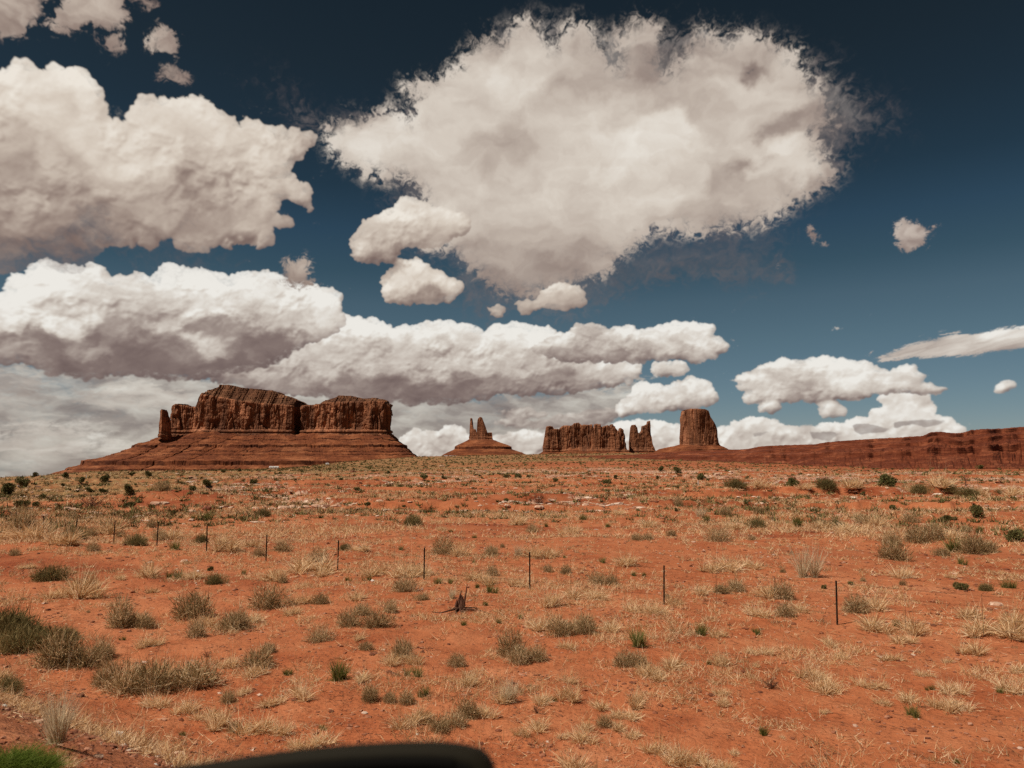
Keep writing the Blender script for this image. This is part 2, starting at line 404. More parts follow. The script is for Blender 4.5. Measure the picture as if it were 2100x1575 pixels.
# high soft cloud, upper left
bank([[(-300, 100), (0, 149), (31, 134), (70, 143), (115, 133), (154, 138), (190, 162), (196, 192), (223, 216), (227, 244), (244, 262), (269, 269), (297, 220), (316, 206), (335, 223), (370, 201), (412, 197), (433, 206), (450, 230), (471, 248), (503, 262), (552, 264), (573, 286), (594, 279), (628, 274), (649, 297), (607, 314), (590, 335), (559, 342), (552, 363), (576, 360), (607, 363), (628, 388), (635, 419), (594, 401), (555, 401), (548, 429), (552, 464), (541, 503), (496, 503), (454, 499), (412, 513), (377, 499), (346, 483), (311, 508), (244, 490), (216, 496), (195, 517), (188, 550), (160, 556), (133, 560), (110, 550), (67, 538), (27, 541), (-300, 560)],
      [(560, 462), (585, 437), (600, 455), (575, 467)]],
     [(110, 150, .94), (160, 165, .94), (185, 195, .90), (40, 150, .84), (30, 190, .78), (100, 190, .78), (150, 220, .78), (215, 230, .84), (60, 240, .74), (150, 270, .76), (20, 290, .60), (90, 310, .72), (60, 340, .72), (200, 300, .80), (270, 290, .78), (320, 230, .76), (390, 220, .84), (430, 240, .80), (350, 290, .80), (420, 280, .76), (450, 285, .86), (520, 285, .84), (570, 295, .80), (630, 290, .60), (480, 330, .74), (540, 330, .74), (400, 340, .66), (330, 330, .82), (310, 350, .84), (230, 360, .76), (140, 350, .64), (80, 380, .60), (20, 400, .50), (30, 330, .5), (180, 400, .52), (260, 380, .70), (330, 400, .58), (420, 390, .50), (370, 400, .40), (480, 400, .56), (500, 400, .74), (520, 420, .78), (605, 385, .66), (620, 405, .56), (520, 470, .64), (450, 450, .48), (420, 455, .40), (370, 440, .56), (330, 460, .60), (430, 490, .56), (500, 490, .62), (250, 450, .42), (300, 480, .48), (200, 440, .34), (100, 430, .40), (20, 450, .46), (60, 500, .22), (120, 490, .24), (170, 500, .28), (150, 540, .18), (60, 525, .20), (20, 530, .3), (580, 450, .5)],
     size=3.0, warp=.14, rim=.22, edge=.75, puff=.35, soft=.10, relief=.42, lumps=1300, lump_r=1.3, seed=41, tint=(1, .955, .91), mottle=.055, wispy=.12, base_soft=.1)
# torn pieces above it
bank([[(-200, -100), (60, -100), (95, 0), (100, 25), (85, 55), (60, 80), (35, 90), (-200, 70)], [(105, 45), (130, 0), (150, -60), (280, -60), (250, 0), (262, 30), (235, 60), (215, 75), (190, 60), (175, 50), (150, 65)], [(205, 92), (240, 75), (262, 105), (235, 112)], [(295, 80), (325, 48), (355, 60), (388, 115), (378, 132), (345, 115), (320, 108)], [(340, 145), (375, 132), (402, 165), (360, 178), (326, 178)], [(258, -20), (310, -10), (312, 20), (295, 16)],
      [(565, 580), (590, 565), (590, 545), (620, 540), (628, 520), (645, 535), (640, 560), (665, 572), (650, 582), (600, 582)], [(505, 548), (518, 535), (512, 550)]],
     [(30, 20, .46), (50, 50, .56), (20, 60, .50), (150, 30, .62), (200, 15, .66), (240, 25, .60), (215, 55, .44), (235, 95, .44), (335, 70, .56), (350, 95, .46), (370, 120, .54), (370, 150, .34), (350, 172, .34), (290, 0, .4), (605, 570, .34), (630, 545, .5), (650, 575, .46), (512, 545, .5)],
     size=2.2, warp=.45, rim=.45, edge=1.5, puff=.0, soft=.32, relief=.55, seed=47, tint=(.95, .90, .86), wispy=.5, mottle=.1, base_soft=.2)
# the great torn cloud in the middle: faint outer veil, then its body
bank([[(960, 140), (1040, 80), (1120, 70), (1200, 80), (1340, 75), (1450, 80), (1580, 100), (1680, 160), (1760, 250), (1730, 350), (1640, 430), (1600, 500), (1590, 575), (1500, 600), (1380, 580), (1240, 610), (1150, 650), (980, 660), (930, 590), (860, 520), (760, 360), (680, 300), (720, 240), (870, 210)],
      [(480, 140), (560, 170), (680, 250), (640, 270), (540, 220)], [(1760, 230), (1830, 200), (1870, 220), (1850, 250), (1790, 260)], [(250, 500), (340, 500), (500, 520), (420, 545), (260, 545)]],
     [(1300, 80, .46), (1390, 110, .50), (1230, 110, .50), (1140, 90, .46), (1600, 250, .46), (1540, 130, .42), (1700, 280, .34), (1500, 540, .20), (1400, 520, .22), (1560, 560, .16), (1100, 640, .22), (980, 570, .24), (700, 260, .3), (560, 200, .14), (1830, 230, .2), (380, 520, .08), (1000, 150, .42), (860, 200, .36)],
     size=3.0, warp=.6, rim=1.0, edge=1.9, puff=0, soft=.45, relief=.5, seed=53, opac=.52, tint=(.86, .90, .94), wispy=.5, base_soft=.5)
bank([[(676, 320), (667, 259), (728, 233), (749, 242), (797, 220), (831, 246), (875, 229), (857, 203), (823, 194), (814, 168), (875, 177), (926, 142), (952, 117), (978, 73), (1008, 60), (1030, 99), (1052, 39), (1082, 35), (1121, 47), (1108, 78), (1142, 108), (1151, 56), (1177, 52), (1211, 56), (1229, 82), (1250, 130), (1275, 150), (1267, 95), (1280, 56), (1337, 33), (1355, 62), (1345, 110), (1357, 160), (1400, 130), (1411, 95), (1436, 62), (1456, 45), (1481, 74), (1535, 66), (1547, 78), (1584, 78), (1605, 111), (1658, 107), (1638, 140), (1663, 157), (1683, 181), (1712, 194), (1704, 219), (1687, 231), (1753, 248), (1700, 262), (1640, 270), (1690, 300), (1683, 314), (1720, 338), (1696, 367), (1663, 388), (1621, 417), (1580, 446), (1514, 470), (1465, 479), (1415, 483), (1374, 475), (1333, 466), (1312, 495), (1275, 516), (1250, 557), (1211, 574), (1168, 592), (1103, 604), (1039, 604), (987, 574), (952, 540), (926, 522), (892, 505), (857, 501), (875, 453), (866, 419), (836, 371), (780, 363), (736, 341), (689, 324)]],
     [(700, 300, .66), (760, 300, .68), (830, 290, .68), (870, 250, .64), (920, 200, .60), (850, 180, .50), (720, 250, .42), (900, 330, .62), (830, 340, .56), (960, 170, .56), (1000, 90, .42), (1070, 60, .52), (1060, 120, .56), (1110, 130, .60), (1090, 190, .66), (1020, 180, .66), (960, 250, .66), (1020, 250, .56), (1020, 290, .46), (1010, 330, .50), (1100, 270, .60), (1160, 170, .44), (1190, 90, .42), (1180, 140, .56), (1240, 160, .48), (1220, 220, .64), (1300, 200, .60), (1330, 60, .36), (1310, 90, .50), (1310, 130, .28), (1380, 190, .46), (1380, 250, .72), (1440, 90, .36), (1460, 130, .50), (1500, 100, .52), (1560, 110, .50), (1540, 130, .12), (1500, 170, .64), (1560, 190, .62), (1620, 180, .54), (1590, 220, .60), (1680, 200, .46), (1640, 240, .38), (1600, 260, .30), (1700, 250, .34), (1540, 260, .56), (1440, 230, .44), (1450, 300, .60), (1480, 240, .56),
      (1330, 300, .82), (1280, 350, .80), (1400, 340, .66), (1480, 350, .42), (1550, 300, .66), (1600, 310, .76), (1640, 340, .72), (1580, 360, .66), (1530, 345, .36), (1690, 340, .34), (1560, 400, .58), (1620, 390, .50), (1500, 420, .56), (1470, 440, .44), (1420, 450, .52), (1350, 400, .74), (1360, 450, .58), (1280, 420, .70), (1200, 340, .72), (1160, 390, .66), (1080, 350, .58), (1060, 300, .50), (1100, 420, .62), (1010, 400, .58), (950, 380, .62), (920, 430, .66), (1000, 460, .58), (1180, 460, .60), (1260, 480, .54), (1230, 520, .46), (1100, 500, .50), (1180, 540, .42), (1020, 520, .46), (1100, 560, .36), (1040, 580, .30), (960, 520, .40), (1160, 580, .38)],
     size=2.4, warp=.26, rim=.75, edge=1.7, puff=.0, soft=.45, relief=.6, lumps=0, seed=61, tint=(.985, .96, .935), mottle=.055, wispy=.6, base_soft=.25, lift=.12, gain=1.05)
# crisp small cumulus around it
bank([[(829, 412), (810, 432), (780, 445), (754, 466), (715, 501), (732, 510), (736, 535), (780, 535), (810, 527), (818, 501), (853, 501), (909, 492), (952, 475), (959, 458), (926, 440), (892, 432), (866, 419), (844, 414)],
      [(849, 535), (862, 538), (875, 561), (905, 566), (944, 587), (931, 604), (892, 615), (844, 618), (797, 609), (786, 592), (792, 570), (814, 553), (831, 540)],
      [(1056, 622), (1100, 618), (1125, 600), (1168, 589), (1185, 600), (1200, 622), (1168, 628), (1125, 628), (1082, 637)], [(991, 624), (1030, 635), (1032, 652), (1013, 643)], [(808, 532), (825, 530), (828, 546), (815, 546)]],
     [(830, 422, .84), (800, 445, .80), (850, 435, .78), (880, 440, .76), (910, 450, .78), (940, 462, .68), (860, 455, .66), (880, 480, .60), (820, 470, .58), (780, 480, .62), (760, 500, .56), (740, 500, .6), (770, 525, .42), (750, 530, .46), (850, 545, .92), (830, 565, .86), (800, 580, .80), (870, 580, .80), (910, 580, .78), (935, 592, .7), (850, 590, .64), (880, 605, .46), (810, 603, .54), (850, 612, .46), (1160, 600, .66), (1140, 615, .60), (1180, 618, .56), (1090, 628, .54), (1015, 638, .46), (818, 540, .5)],
     size=1.5, warp=.2, rim=.28, edge=.5, puff=.6, relief=.5, lumps=1100, lump_r=.9, seed=71, tint=(1, .96, .92), mottle=.05)
bank([[(1825, 463), (1850, 455), (1880, 458), (1905, 463), (1938, 462), (1910, 478), (1888, 490), (1895, 500), (1870, 516), (1845, 508), (1828, 490), (1835, 475)], [(1653, 470), (1665, 472), (1680, 482), (1665, 500)], [(1688, 500), (1705, 490), (1700, 502)], [(1583, 545), (1595, 533), (1598, 541)]],
     [(1850, 470, .52), (1880, 475, .56), (1920, 465, .44), (1850, 495, .48), (1870, 508, .56), (1665, 480, .38), (1698, 496, .34), (1590, 540, .44)],
     size=1.1, warp=.45, rim=.7, edge=1.6, puff=.1, soft=.32, relief=.7, seed=77, tint=(.98, .95, .94), mottle=.08, wispy=.4)
cl_h, cl_w = CLOUD.shape[:2]
cl_img = bpy.data.images.new('cloud_cover', cl_w, cl_h, alpha=True, float_buffer=True, is_data=True)
cl_img.alpha_mode = 'CHANNEL_PACKED'
cl_img.pixels.foreach_set(CLOUD.ravel())
cl_img.update()
cl_img.pack()

world = bpy.data.worlds.new('World')
world.use_nodes = True
world.cycles.sampling_method = 'MANUAL'
world.cycles.sample_map_resolution = 1024
g = G(world.node_tree)
D = g.n('ShaderNodeTexCoord').outputs['Generated']
dx_, dy_, dz_ = g.xyz(D)
AZ = g.m('DEGREES', g.m('ARCTAN2', dx_, dy_))
EL = g.m('DEGREES', g.m('ARCSINE', dz_))
nishita = g.n('ShaderNodeTexSky', sky_type='NISHITA', sun_disc=False)
nishita.sun_elevation = SUN_EL
nishita.sun_rotation = SUN_AZ
nishita.altitude = 1600
nishita.air_density = 1.0
nishita.dust_density = 0.6
nishita.ozone_density = 2.0
g.put(nishita.inputs[0], g.comb(dx_, dy_, g.m('MAXIMUM', dz_, 0.012)))
# the deep teal grade of the photograph's film, by height above the horizon
grade = g.ramp(g.mapr(EL, 0, 40), [(0.0, (.40, .41, .46)), (0.1, (.365, .395, .39)), (0.22, (.345, .385, .335)), (0.29, (.32, .36, .305)), (0.35, (.225, .29, .25)), (0.42, (.18, .248, .232)), (0.5, (.134, .182, .164)), (0.6, (.124, .150, .128)), (0.7, (.120, .134, .108)), (1.0, (.09, .10, .08))])
skyc = g.mix(1.0, g.mix(1.0, nishita.outputs[0], grade, 'MULTIPLY'), (0.1, 0.1, 0.1), 'MULTIPLY')
im = g.n('ShaderNodeTexImage', interpolation='Cubic', extension='CLIP')
im.image = cl_img
g.put(im.inputs[0], g.comb(g.mapr(AZ, CL_AZ0, CL_AZ0 + cl_w * CL_STEP, clamp=False), g.mapr(EL, CL_EL0, CL_EL0 + cl_h * CL_STEP, clamp=False), 0.0))
over = g.mix(1.0, g.mix(im.outputs[1], skyc, (0, 0, 0)), im.outputs[0], 'ADD')
bg = g.n('ShaderNodeBackground')
g.put(bg.inputs[0], over)
ow = g.n('ShaderNodeOutputWorld')
g.put(ow.inputs[0], bg.outputs[0])
S.world = world
# ------------------------------------------------------------------ helpers for objects
def tag(o, label=None, cat=None, group=None, kind=None):
    for k, v in (('label', label), ('category', cat), ('group', group), ('kind', kind)):
        if v:
            o[k] = v
    return o


def link(name, me, mat=None, parent=None, loc=None):
    o = bpy.data.objects.new(name, me)
    COL.objects.link(o)
    if mat is not None:
        me.materials.append(mat)
    if parent is not None:
        o.parent = parent
    if loc is not None:
        o.location = loc
    return o


def empty(name, loc=(0, 0, 0), rz=0.0):
    o = bpy.data.objects.new(name, None)
    COL.objects.link(o)
    o.location = loc
    o.rotation_euler = (0, 0, rz)
    o.empty_display_size = 0.2
    return o


def mesh_np(name, V, faces, smooth_=False, attrs=None):
    """faces: (n, 3) or (n, 4) integer array."""
    V = np.asarray(V, dtype=np.float32).reshape(-1, 3)
    faces = np.asarray(faces, dtype=np.int32)
    k = faces.shape[1]
    me = bpy.data.meshes.new(name)
    me.vertices.add(len(V))
    me.vertices.foreach_set('co', V.ravel())
    me.loops.add(faces.size)
    me.loops.foreach_set('vertex_index', faces.ravel())
    me.polygons.add(len(faces))
    me.polygons.foreach_set('loop_start', np.arange(0, faces.size, k, dtype=np.int32))
    me.polygons.foreach_set('use_smooth', np.full(len(faces), smooth_, dtype=bool))
    me.update(calc_edges=True)
    for nm, arr in (attrs or {}).items():
        a = me.attributes.new(nm, 'FLOAT', 'POINT')
        a.data.foreach_set('value', np.asarray(arr, dtype=np.float32).ravel())
    me.validate()
    return me


def grid_faces(nr, nc, wrap=False):
    i, j = np.meshgrid(np.arange(nr - 1), np.arange(nc if wrap else nc - 1), indexing='ij')
    j2 = (j + 1) % nc
    return np.stack([i * nc + j, i * nc + j2, (i + 1) * nc + j2, (i + 1) * nc + j], -1).reshape(-1, 4)


class MB:
    """Collects boxes, tubes and rings into one mesh."""
    def __init__(self):
        self.v, self.f = [], []

    def add(self, v, f):
        o = len(self.v)
        self.v += [tuple(p) for p in v]
        self.f += [tuple(i + o for i in q) for q in f]

    def box(self, c, s, rz=0.0, bev=0.0):
        hx, hy, hz = s[0] / 2, s[1] / 2, s[2] / 2
        b = min(bev, hx * .9, hy * .9, hz * .9)
        pts = []
        prof = [(-hz, b), (-hz + b, 0), (hz - b, 0), (hz, b)] if b else [(-hz, 0), (hz, 0)]
        for z, ins in prof:
            x_, y_ = hx - ins, hy - ins
            ring = [(-x_ + b, -y_), (x_ - b, -y_), (x_, -y_ + b), (x_, y_ - b), (x_ - b, y_), (-x_ + b, y_), (-x_, y_ - b), (-x_, -y_ + b)] if b else [(-x_, -y_), (x_, -y_), (x_, y_), (-x_, y_)]
            pts.append([(c[0] + px * cos(rz) - py * sin(rz), c[1] + px * sin(rz) + py * cos(rz), c[2] + z) for px, py in ring])
        n = len(pts[0])
        V = [p for r in pts for p in r]
        Fc = [(k * n + i, k * n + (i + 1) % n, (k + 1) * n + (i + 1) % n, (k + 1) * n + i) for k in range(len(pts) - 1) for i in range(n)]
        Fc += [tuple(range(n - 1, -1, -1)), tuple(range((len(pts) - 1) * n, len(pts) * n))]
        self.add(V, Fc)

    def tube(self, pts, radii, n=6, cap=True):
        pts = [Vector(p) for p in pts]
        if not hasattr(radii, '__len__'):
            radii = [radii] * len(pts)
        V = []
        up = Vector((0.13, 0.21, 0.97))
        for i, p in enumerate(pts):
            d = (pts[min(i + 1, len(pts) - 1)] - pts[max(i - 1, 0)]).normalized()
            a = d.cross(up)
            a = a.normalized() if a.length > 1e-3 else Vector((1, 0, 0))
            b = d.cross(a)
            for k in range(n):
                t = 2 * pi * k / n
                V.append(p + (a * cos(t) + b * sin(t)) * radii[i])
        Fc = [(i * n + k, i * n + (k + 1) % n, (i + 1) * n + (k + 1) % n, (i + 1) * n + k) for i in range(len(pts) - 1) for k in range(n)]
        if cap:
            Fc += [tuple(range(n)), tuple(range(len(V) - 1, len(V) - n - 1, -1))]
        self.add(V, Fc)

    def build(self, name, mat, parent=None, smooth_=False, loc=None):
        me = bpy.data.meshes.new(name)
        me.from_pydata([tuple(v) for v in self.v], [], self.f)
        me.polygons.foreach_set('use_smooth', [smooth_] * len(me.polygons))
        me.update()
        return link(name, me, mat, parent, loc)


def material(name):
    m = bpy.data.materials.new(name)
    m.use_nodes = True
    gg = G(m.node_tree)
    out = gg.n('ShaderNodeOutputMaterial')
    b = gg.n('ShaderNodeBsdfPrincipled')
    b.inputs['Roughness'].default_value = 0.9
    b.inputs['Specular IOR Level'].default_value = 0.15
    gg.t.links.new(b.outputs[0], out.inputs[0])
    return m, gg, b


def bump(gg, h, dist, strength=1.0, normal=None):
    nd = gg.n('ShaderNodeBump')
    nd.inputs['Distance'].default_value = dist
    nd.inputs['Strength'].default_value = strength
    gg.put(nd.inputs['Height'], h)
    if normal is not None:
        gg.put(nd.inputs['Normal'], normal)
    return nd.outputs[0]


# ------------------------------------------------------------------ the shape of the ground
ROAD_N = (0.565, 0.825)            # unit normal of the road and the fence, pointing out into the desert
ROAD_T = (-0.825, 0.565)
_LD = np.array([0, 90, 150, 250, 400, 600, 900, 1500, 6000, 45000], dtype=float)
_LC = np.array([-3000, -600, 0, 200, 560, 700, 860, 1110, 1300, 1500, 1800, 2100, 4000], dtype=float)
_LZ = np.array([
    [0, 0, .0, -.5, -5, -14, -22, -40, -190, -1500],
    [0, 0, .0, -.2, -4, -12, -20, -40, -190, -1500],
    [0, 0, .1, .0, -4, -12, -20, -40, -190, -1500],
    [0, 0, .2, .4, .5, -3, -12, -32, -190, -1500],
    [0, 0, .2, .4, .5, .2, -4, -20, -180, -1500],
    [0, 0, .2, .4, .8, 2.2, 5.5, 0, -170, -1500],
    [0, 0, .2, .5, 1.2, 5.0, 12.0, 5, -160, -1500],
    [0, 0, .2, .6, 1.8, 7.2, 15.0, 8, -160, -1500],
    [0, 0, .2, .7, 2.0, 7.6, 16.0, 8, -160, -1500],
    [0, 0, .2, .8, 1.5, 6.0, 15.0, 8, -160, -1500],
    [0, 0, .1, .4, .6, 3.0, 8.0, 4, -160, -1500],
    [0, 0, .1, .2, .3, 2.0, 6.0, 0, -160, -1500],
    [0, 0, .0, .0, .0, 1.0, 3.0, 0, -160, -1500]], dtype=float)


def ledge_fields(x, y):
    r = np.hypot(x, y)
    m = smooth(r, 62, 95) * (1 - smooth(r, 330, 420))
    f1 = fbm(x / 62.0, y / 17.0, 4, 0.5, 301) + 0.10 * fbm(x / 5.0, y / 5.0, 3, 0.5, 302)
    f2 = fbm(x / 90.0, y / 26.0, 4, 0.5, 311) + 0.10 * fbm(x / 6.0, y / 6.0, 3, 0.5, 312)
    return m, f1, f2


def ground_z(x, y, fine=False):
    x = np.atleast_1d(np.asarray(x, dtype=float)); y = np.atleast_1d(np.asarray(y, dtype=float))
    r = np.hypot(x, y)
    az = np.arctan2(x, y)
    px = 1050 + 1575 * np.tan(np.clip(az, -1.2, 1.2))
    rr = np.clip(r, 0, 44999)
    jd = np.clip(np.searchsorted(_LD, rr, side='right') - 1, 0, len(_LD) - 2)
    jc = np.clip(np.searchsorted(_LC, px, side='right') - 1, 0, len(_LC) - 2)
    u = (rr - _LD[jd]) / (_LD[jd + 1] - _LD[jd])
    v = np.clip((px - _LC[jc]) / (_LC[jc + 1] - _LC[jc]), 0, 1)
    z = (_LZ[jc, jd] * (1 - u) + _LZ[jc, jd + 1] * u) * (1 - v) + (_LZ[jc + 1, jd] * (1 - u) + _LZ[jc + 1, jd + 1] * u) * v
    s = x * ROAD_N[0] + y * ROAD_N[1]
    bank_ = smooth(8.6 - s, 0.0, 7.6) * smooth(s, -14.0, -7.0)
    off = 1 - smooth(9.5 - s, 0.0, 5.0)
    z = z + off * (0.30 * fbm(x / 19.0, y / 15.0, 3, 0.5, 201) + 0.07 * fbm(x / 3.7, y / 3.1, 3, 0.5, 202)) * (1 - 0.4 * smooth(r, 150, 500))
    # the mound of dark red earth on the left, the wash in front of the far slope
    for cx, cy, sx, sy, h in ((-40, 92, 9, 6, 1.3), (-27, 104, 10, 6, 1.0), (-26, 42, 5, 3.0, 0.45), (9, 88, 16, 5, 0.5), (60, 140, 30, 8, 0.9)):
        z = z + h * np.exp(-((x - cx) / sx) ** 2 - ((y - cy) / sy) ** 2)
    m, f1, f2 = ledge_fields(x, y)
    z = z + m * (0.55 * smooth(f1, -0.02, 0.03) + 0.7 * smooth(f2, 0.0, 0.04) - 0.5)
    z = z * 1.0 + 3.0 * bank_
    if fine:
        near = 1 - smooth(r, 40, 90)
        z = z + near * (0.022 * fbm(x / 0.8, y / 0.8, 4, 0.55, 205) + 0.03 * off * np.clip(fbm(x / 1.9, y / 1.7, 3, 0.5, 206), 0, 1))
    return z


def gz(x, y):
    return float(ground_z(x, y)[0])


_tr = np.geomspace(5.0, 1600.0, 700)


def on_ground(px, py):
    """The point of the ground seen at (px, py)."""
    v = ray(px, py)
    X, Y = v.x * _tr, v.y * _tr
    dz = CAMZ + v.z * _tr - ground_z(X, Y)
    k = int(np.argmax(dz < 0)) if (dz < 0).any() else len(_tr) - 1
    if k > 0:
        t = dz[k - 1] / (dz[k - 1] - dz[k] + 1e-9)
        d = _tr[k - 1] + t * (_tr[k] - _tr[k - 1])
    else:
        d = _tr[0]
    return Vector((v.x * d, v.y * d, gz(v.x * d, v.y * d)))


# ground sheet: one polar sheet, fine in front of the camera, out to the horizon
_az = np.radians(np.concatenate([np.linspace(-180, -60, 50, endpoint=False), np.linspace(-60, -38, 60, endpoint=False), np.linspace(-38, 38, 1050, endpoint=False), np.linspace(38, 60, 60, endpoint=False), np.linspace(60, 180, 50, endpoint=False)]))
_r = np.concatenate([[0.02, 0.6, 1.2, 1.8, 2.4], np.geomspace(3.0, 8.0, 26)[:-1], np.geomspace(8.0, 60.0, 300)[:-1], np.geomspace(60.0, 1500.0, 300)[:-1], np.geomspace(1500, 44000, 34)])
RR, AA = np.meshgrid(_r, _az, indexing='ij')
GX, GY = RR * np.sin(AA), RR * np.cos(AA)
GZ = ground_z(GX.ravel(), GY.ravel(), True).reshape(GX.shape)
_m, _f1, _f2 = ledge_fields(GX, GY)
# loose pale slabs lie along the ledges and on the flats between them
_pale = np.maximum(np.exp(-((_f1 + 0.03) / 0.10) ** 2), np.exp(-((_f2 + 0.02) / 0.10) ** 2)) * _m
_pale = _pale * smooth(fbm(GX / 26.0, GY / 15.0, 3, 0.5, 320), -0.30, 0.15)
_far = smooth(RR, 95, 230)
_pale = np.maximum(_pale, _far * (1 - smooth(RR, 330, 520)) * smooth(fbm(GX / 75.0, GY / 16.0, 4, 0.55, 321) + 0.12 * smooth(GX / np.maximum(GY, 1), -.1, .1), 0.02, 0.32) * 0.95)
_scrub = smooth(RR, 110, 330) * (0.62 + 0.55 * smooth(fbm(GX / 120.0, GY / 55.0, 3, 0.5, 330), -0.25, 0.3))
_scrub = np.maximum(_scrub, smooth(RR, 60, 130) * smooth(-GX / np.maximum(GY, 1), 0.18, 0.52) * (1 - smooth(RR, 700, 900)) * 0.8)
_scrub = _scrub * smooth(RR, 60, 120) * (1 - 0.75 * smooth(GX / np.maximum(GY, 1), -.15, .12) * (1 - smooth(RR, 480, 600)))
_gs = GX * ROAD_N[0] + GY * ROAD_N[1]
_grav = 0.5 * smooth(9.5 - _gs + 7.0 * fbm(GX / 2.8, GY / 2.8, 4, 0.55, 340), 0.0, 6.5)
_dkr = smooth(fbm(GX / 34.0, GY / 9.0, 4, 0.55, 350), -0.02, 0.26) * smooth(RR, 30, 60) * (1 - smooth(RR, 300, 500))
for cx, cy, sx, sy in ((-22, 35, 13, 2.6), (-38, 93, 11, 6), (-27, 104, 11, 6), (9, 86, 22, 4.5), (60, 140, 34, 9), (40, 70, 20, 3)):
    _dkr = np.maximum(_dkr, np.exp(-np.maximum(0, ((GX - cx) / sx) ** 2 + ((GY - cy + 0.3 * (GX - cx) * (cy < 50)) / sy) ** 2 - 0.6 * fbm(GX / 4, GY / 4, 3, .5, 351)) ** 2))
_dkr = np.maximum(_dkr, 0.9 * smooth(RR, 215, 330) * smooth(GX / np.maximum(GY, 1), -.12, .08) * smooth(fbm(GX / 60.0, GY / 22.0, 3, .5, 352), -.45, .1))
ground_me = mesh_np('ground', np.stack([GX, GY, GZ], -1), grid_faces(len(_r), len(_az), True), True, {'pale': _pale, 'scrub': _scrub, 'gravelly': _grav, 'darkred': _dkr})

m_ground, gg, b = material('red_desert_earth')
pos = gg.n('ShaderNodeNewGeometry').outputs['Position']
att = {k: gg.n('ShaderNodeAttribute', attribute_name=k).outputs['Fac'] for k in ('pale', 'scrub', 'gravelly', 'darkred')}
n1 = gg.noise(pos, 0.11, 5, 0.6)
n2 = gg.noise(pos, 0.9, 6, 0.62)
n3 = gg.noise(pos, 9.0, 5, 0.65)
n4 = gg.noise(pos, 45.0, 3, 0.6)
earth = gg.ramp(n1, [(0.30, (0.235, 0.052, 0.018)), (0.45, (0.335, 0.092, 0.034)), (0.58, (0.41, 0.136, 0.058)), (0.72, (0.50, 0.215, 0.110))])
e2 = gg.ramp(n2, [(0.28, (0.19, 0.042, 0.015)), (0.5, (0.35, 0.105, 0.040)), (0.74, (0.51, 0.215, 0.102))])
earth = gg.mix(0.5, earth, e2)
earth = gg.mix(gg.mapr(n3, 0.40, 0.72, 0.0, 0.55), earth, gg.mix(1.0, earth, (1.28, 1.34, 1.4), 'MULTIPLY'))
earth = gg.mix(gg.mapr(n3, 0.47, 0.30, 0.0, 0.75), earth, (0.17, 0.042, 0.015))
earth = gg.mix(gg.m('MULTIPLY', att['darkred'], gg.mapr(n2, 0.25, 0.55, 0.5, 1.0)), earth, gg.ramp(n3, [(0.3, (0.13, 0.024, 0.009)), (0.5, (0.235, 0.052, 0.018)), (0.75, (0.34, 0.090, 0.034))]))
# grit: dark and pale specks
vg = gg.voro(pos, 16.0, out='Color')
spk = gg.n('ShaderNodeSeparateColor')
gg.put(spk.inputs[0], vg)
vd = gg.voro(pos, 16.0)
isl = gg.m('MULTIPLY', gg.mapr(vd, 0.16, 0.30, 1, 0), gg.mapr(spk.outputs[0], 0.72, 0.80))
earth = gg.mix(gg.m('MULTIPLY', isl, 0.6), earth, gg.ramp(spk.outputs[1], [(0.0, (0.16, 0.045, 0.022)), (0.7, (0.36, 0.15, 0.085)), (1.0, (0.60, 0.45, 0.34))]))
# darker, stony shoulder below the road
gcol = gg.ramp(n3, [(0.3, (0.13, 0.048, 0.022)), (0.5, (0.25, 0.095, 0.045)), (0.72, (0.40, 0.19, 0.105))])
earth = gg.mix(gg.m('MULTIPLY', att['gravelly'], gg.mapr(n2, 0.3, 0.6, 0.35, 0.85)), earth, gcol)
# pale slabs broken by cracks
pv = gg.v('MULTIPLY', pos, (0.9, 0.55, 1.0))
pn = gg.noise(gg.v('MULTIPLY', pos, (0.5, 0.42, 0.5)), 1.0, 6, 0.68)
pcol = gg.ramp(gg.noise(pos, 1.6, 5, 0.7), [(0.32, (0.24, 0.10, 0.06)), (0.48, (0.46, 0.29, 0.20)), (0.7, (0.66, 0.50, 0.39))])
pm = gg.m('MULTIPLY', gg.mapr(gg.m('ADD', gg.m('MULTIPLY', att['pale'], 0.62), pn), 0.88, 1.02), gg.mapr(gg.voro(pv, 1.3, feature='DISTANCE_TO_EDGE'), 0.02, 0.09))
earth = gg.mix(pm, earth, pcol)
# low scrub and dry grass that covers the far flats
sn = gg.noise(gg.v('MULTIPLY', pos, (1.0, 0.7, 1.0)), 0.55, 7, 0.75)
scol = gg.ramp(gg.noise(pos, 0.8, 5, 0.7), [(0.3, (0.055, 0.036, 0.013)), (0.46, (0.14, 0.090, 0.034)), (0.58, (0.26, 0.17, 0.072)), (0.75, (0.42, 0.30, 0.15))])
sm = gg.mapr(gg.m('ADD', gg.m('MULTIPLY', att['scrub'], 0.36), sn), 0.64, 0.76, 0, 0.92)
earth = gg.mix(sm, earth, scol)
soft_ = gg.mapr(gg.noise(pos, 0.33, 4, 0.55), 0.42, 0.58)
earth = gg.mix(gg.m('MULTIPLY', soft_, 0.35), earth, (0.43, 0.155, 0.066))
hh = gg.m('ADD', gg.m('MULTIPLY', n3, gg.m('MULTIPLY_ADD', soft_, -0.35, 0.60)), gg.m('ADD', gg.m('MULTIPLY', n4, 0.18), gg.m('MULTIPLY', isl, 0.35)))
gg.put(b.inputs['Base Color'], earth)
nb = bump(gg, hh, 0.07, 0.9)
nb = bump(gg, gg.m('ADD', gg.m('MULTIPLY', n2, 1.0), gg.m('MULTIPLY', pm, 0.4)), 0.35, 0.7, nb)
gg.put(b.inputs['Normal'], nb)
ground = tag(link('ground', ground_me, m_ground), 'red sandy desert floor with ledges of pale rock far off', None, None, 'structure')

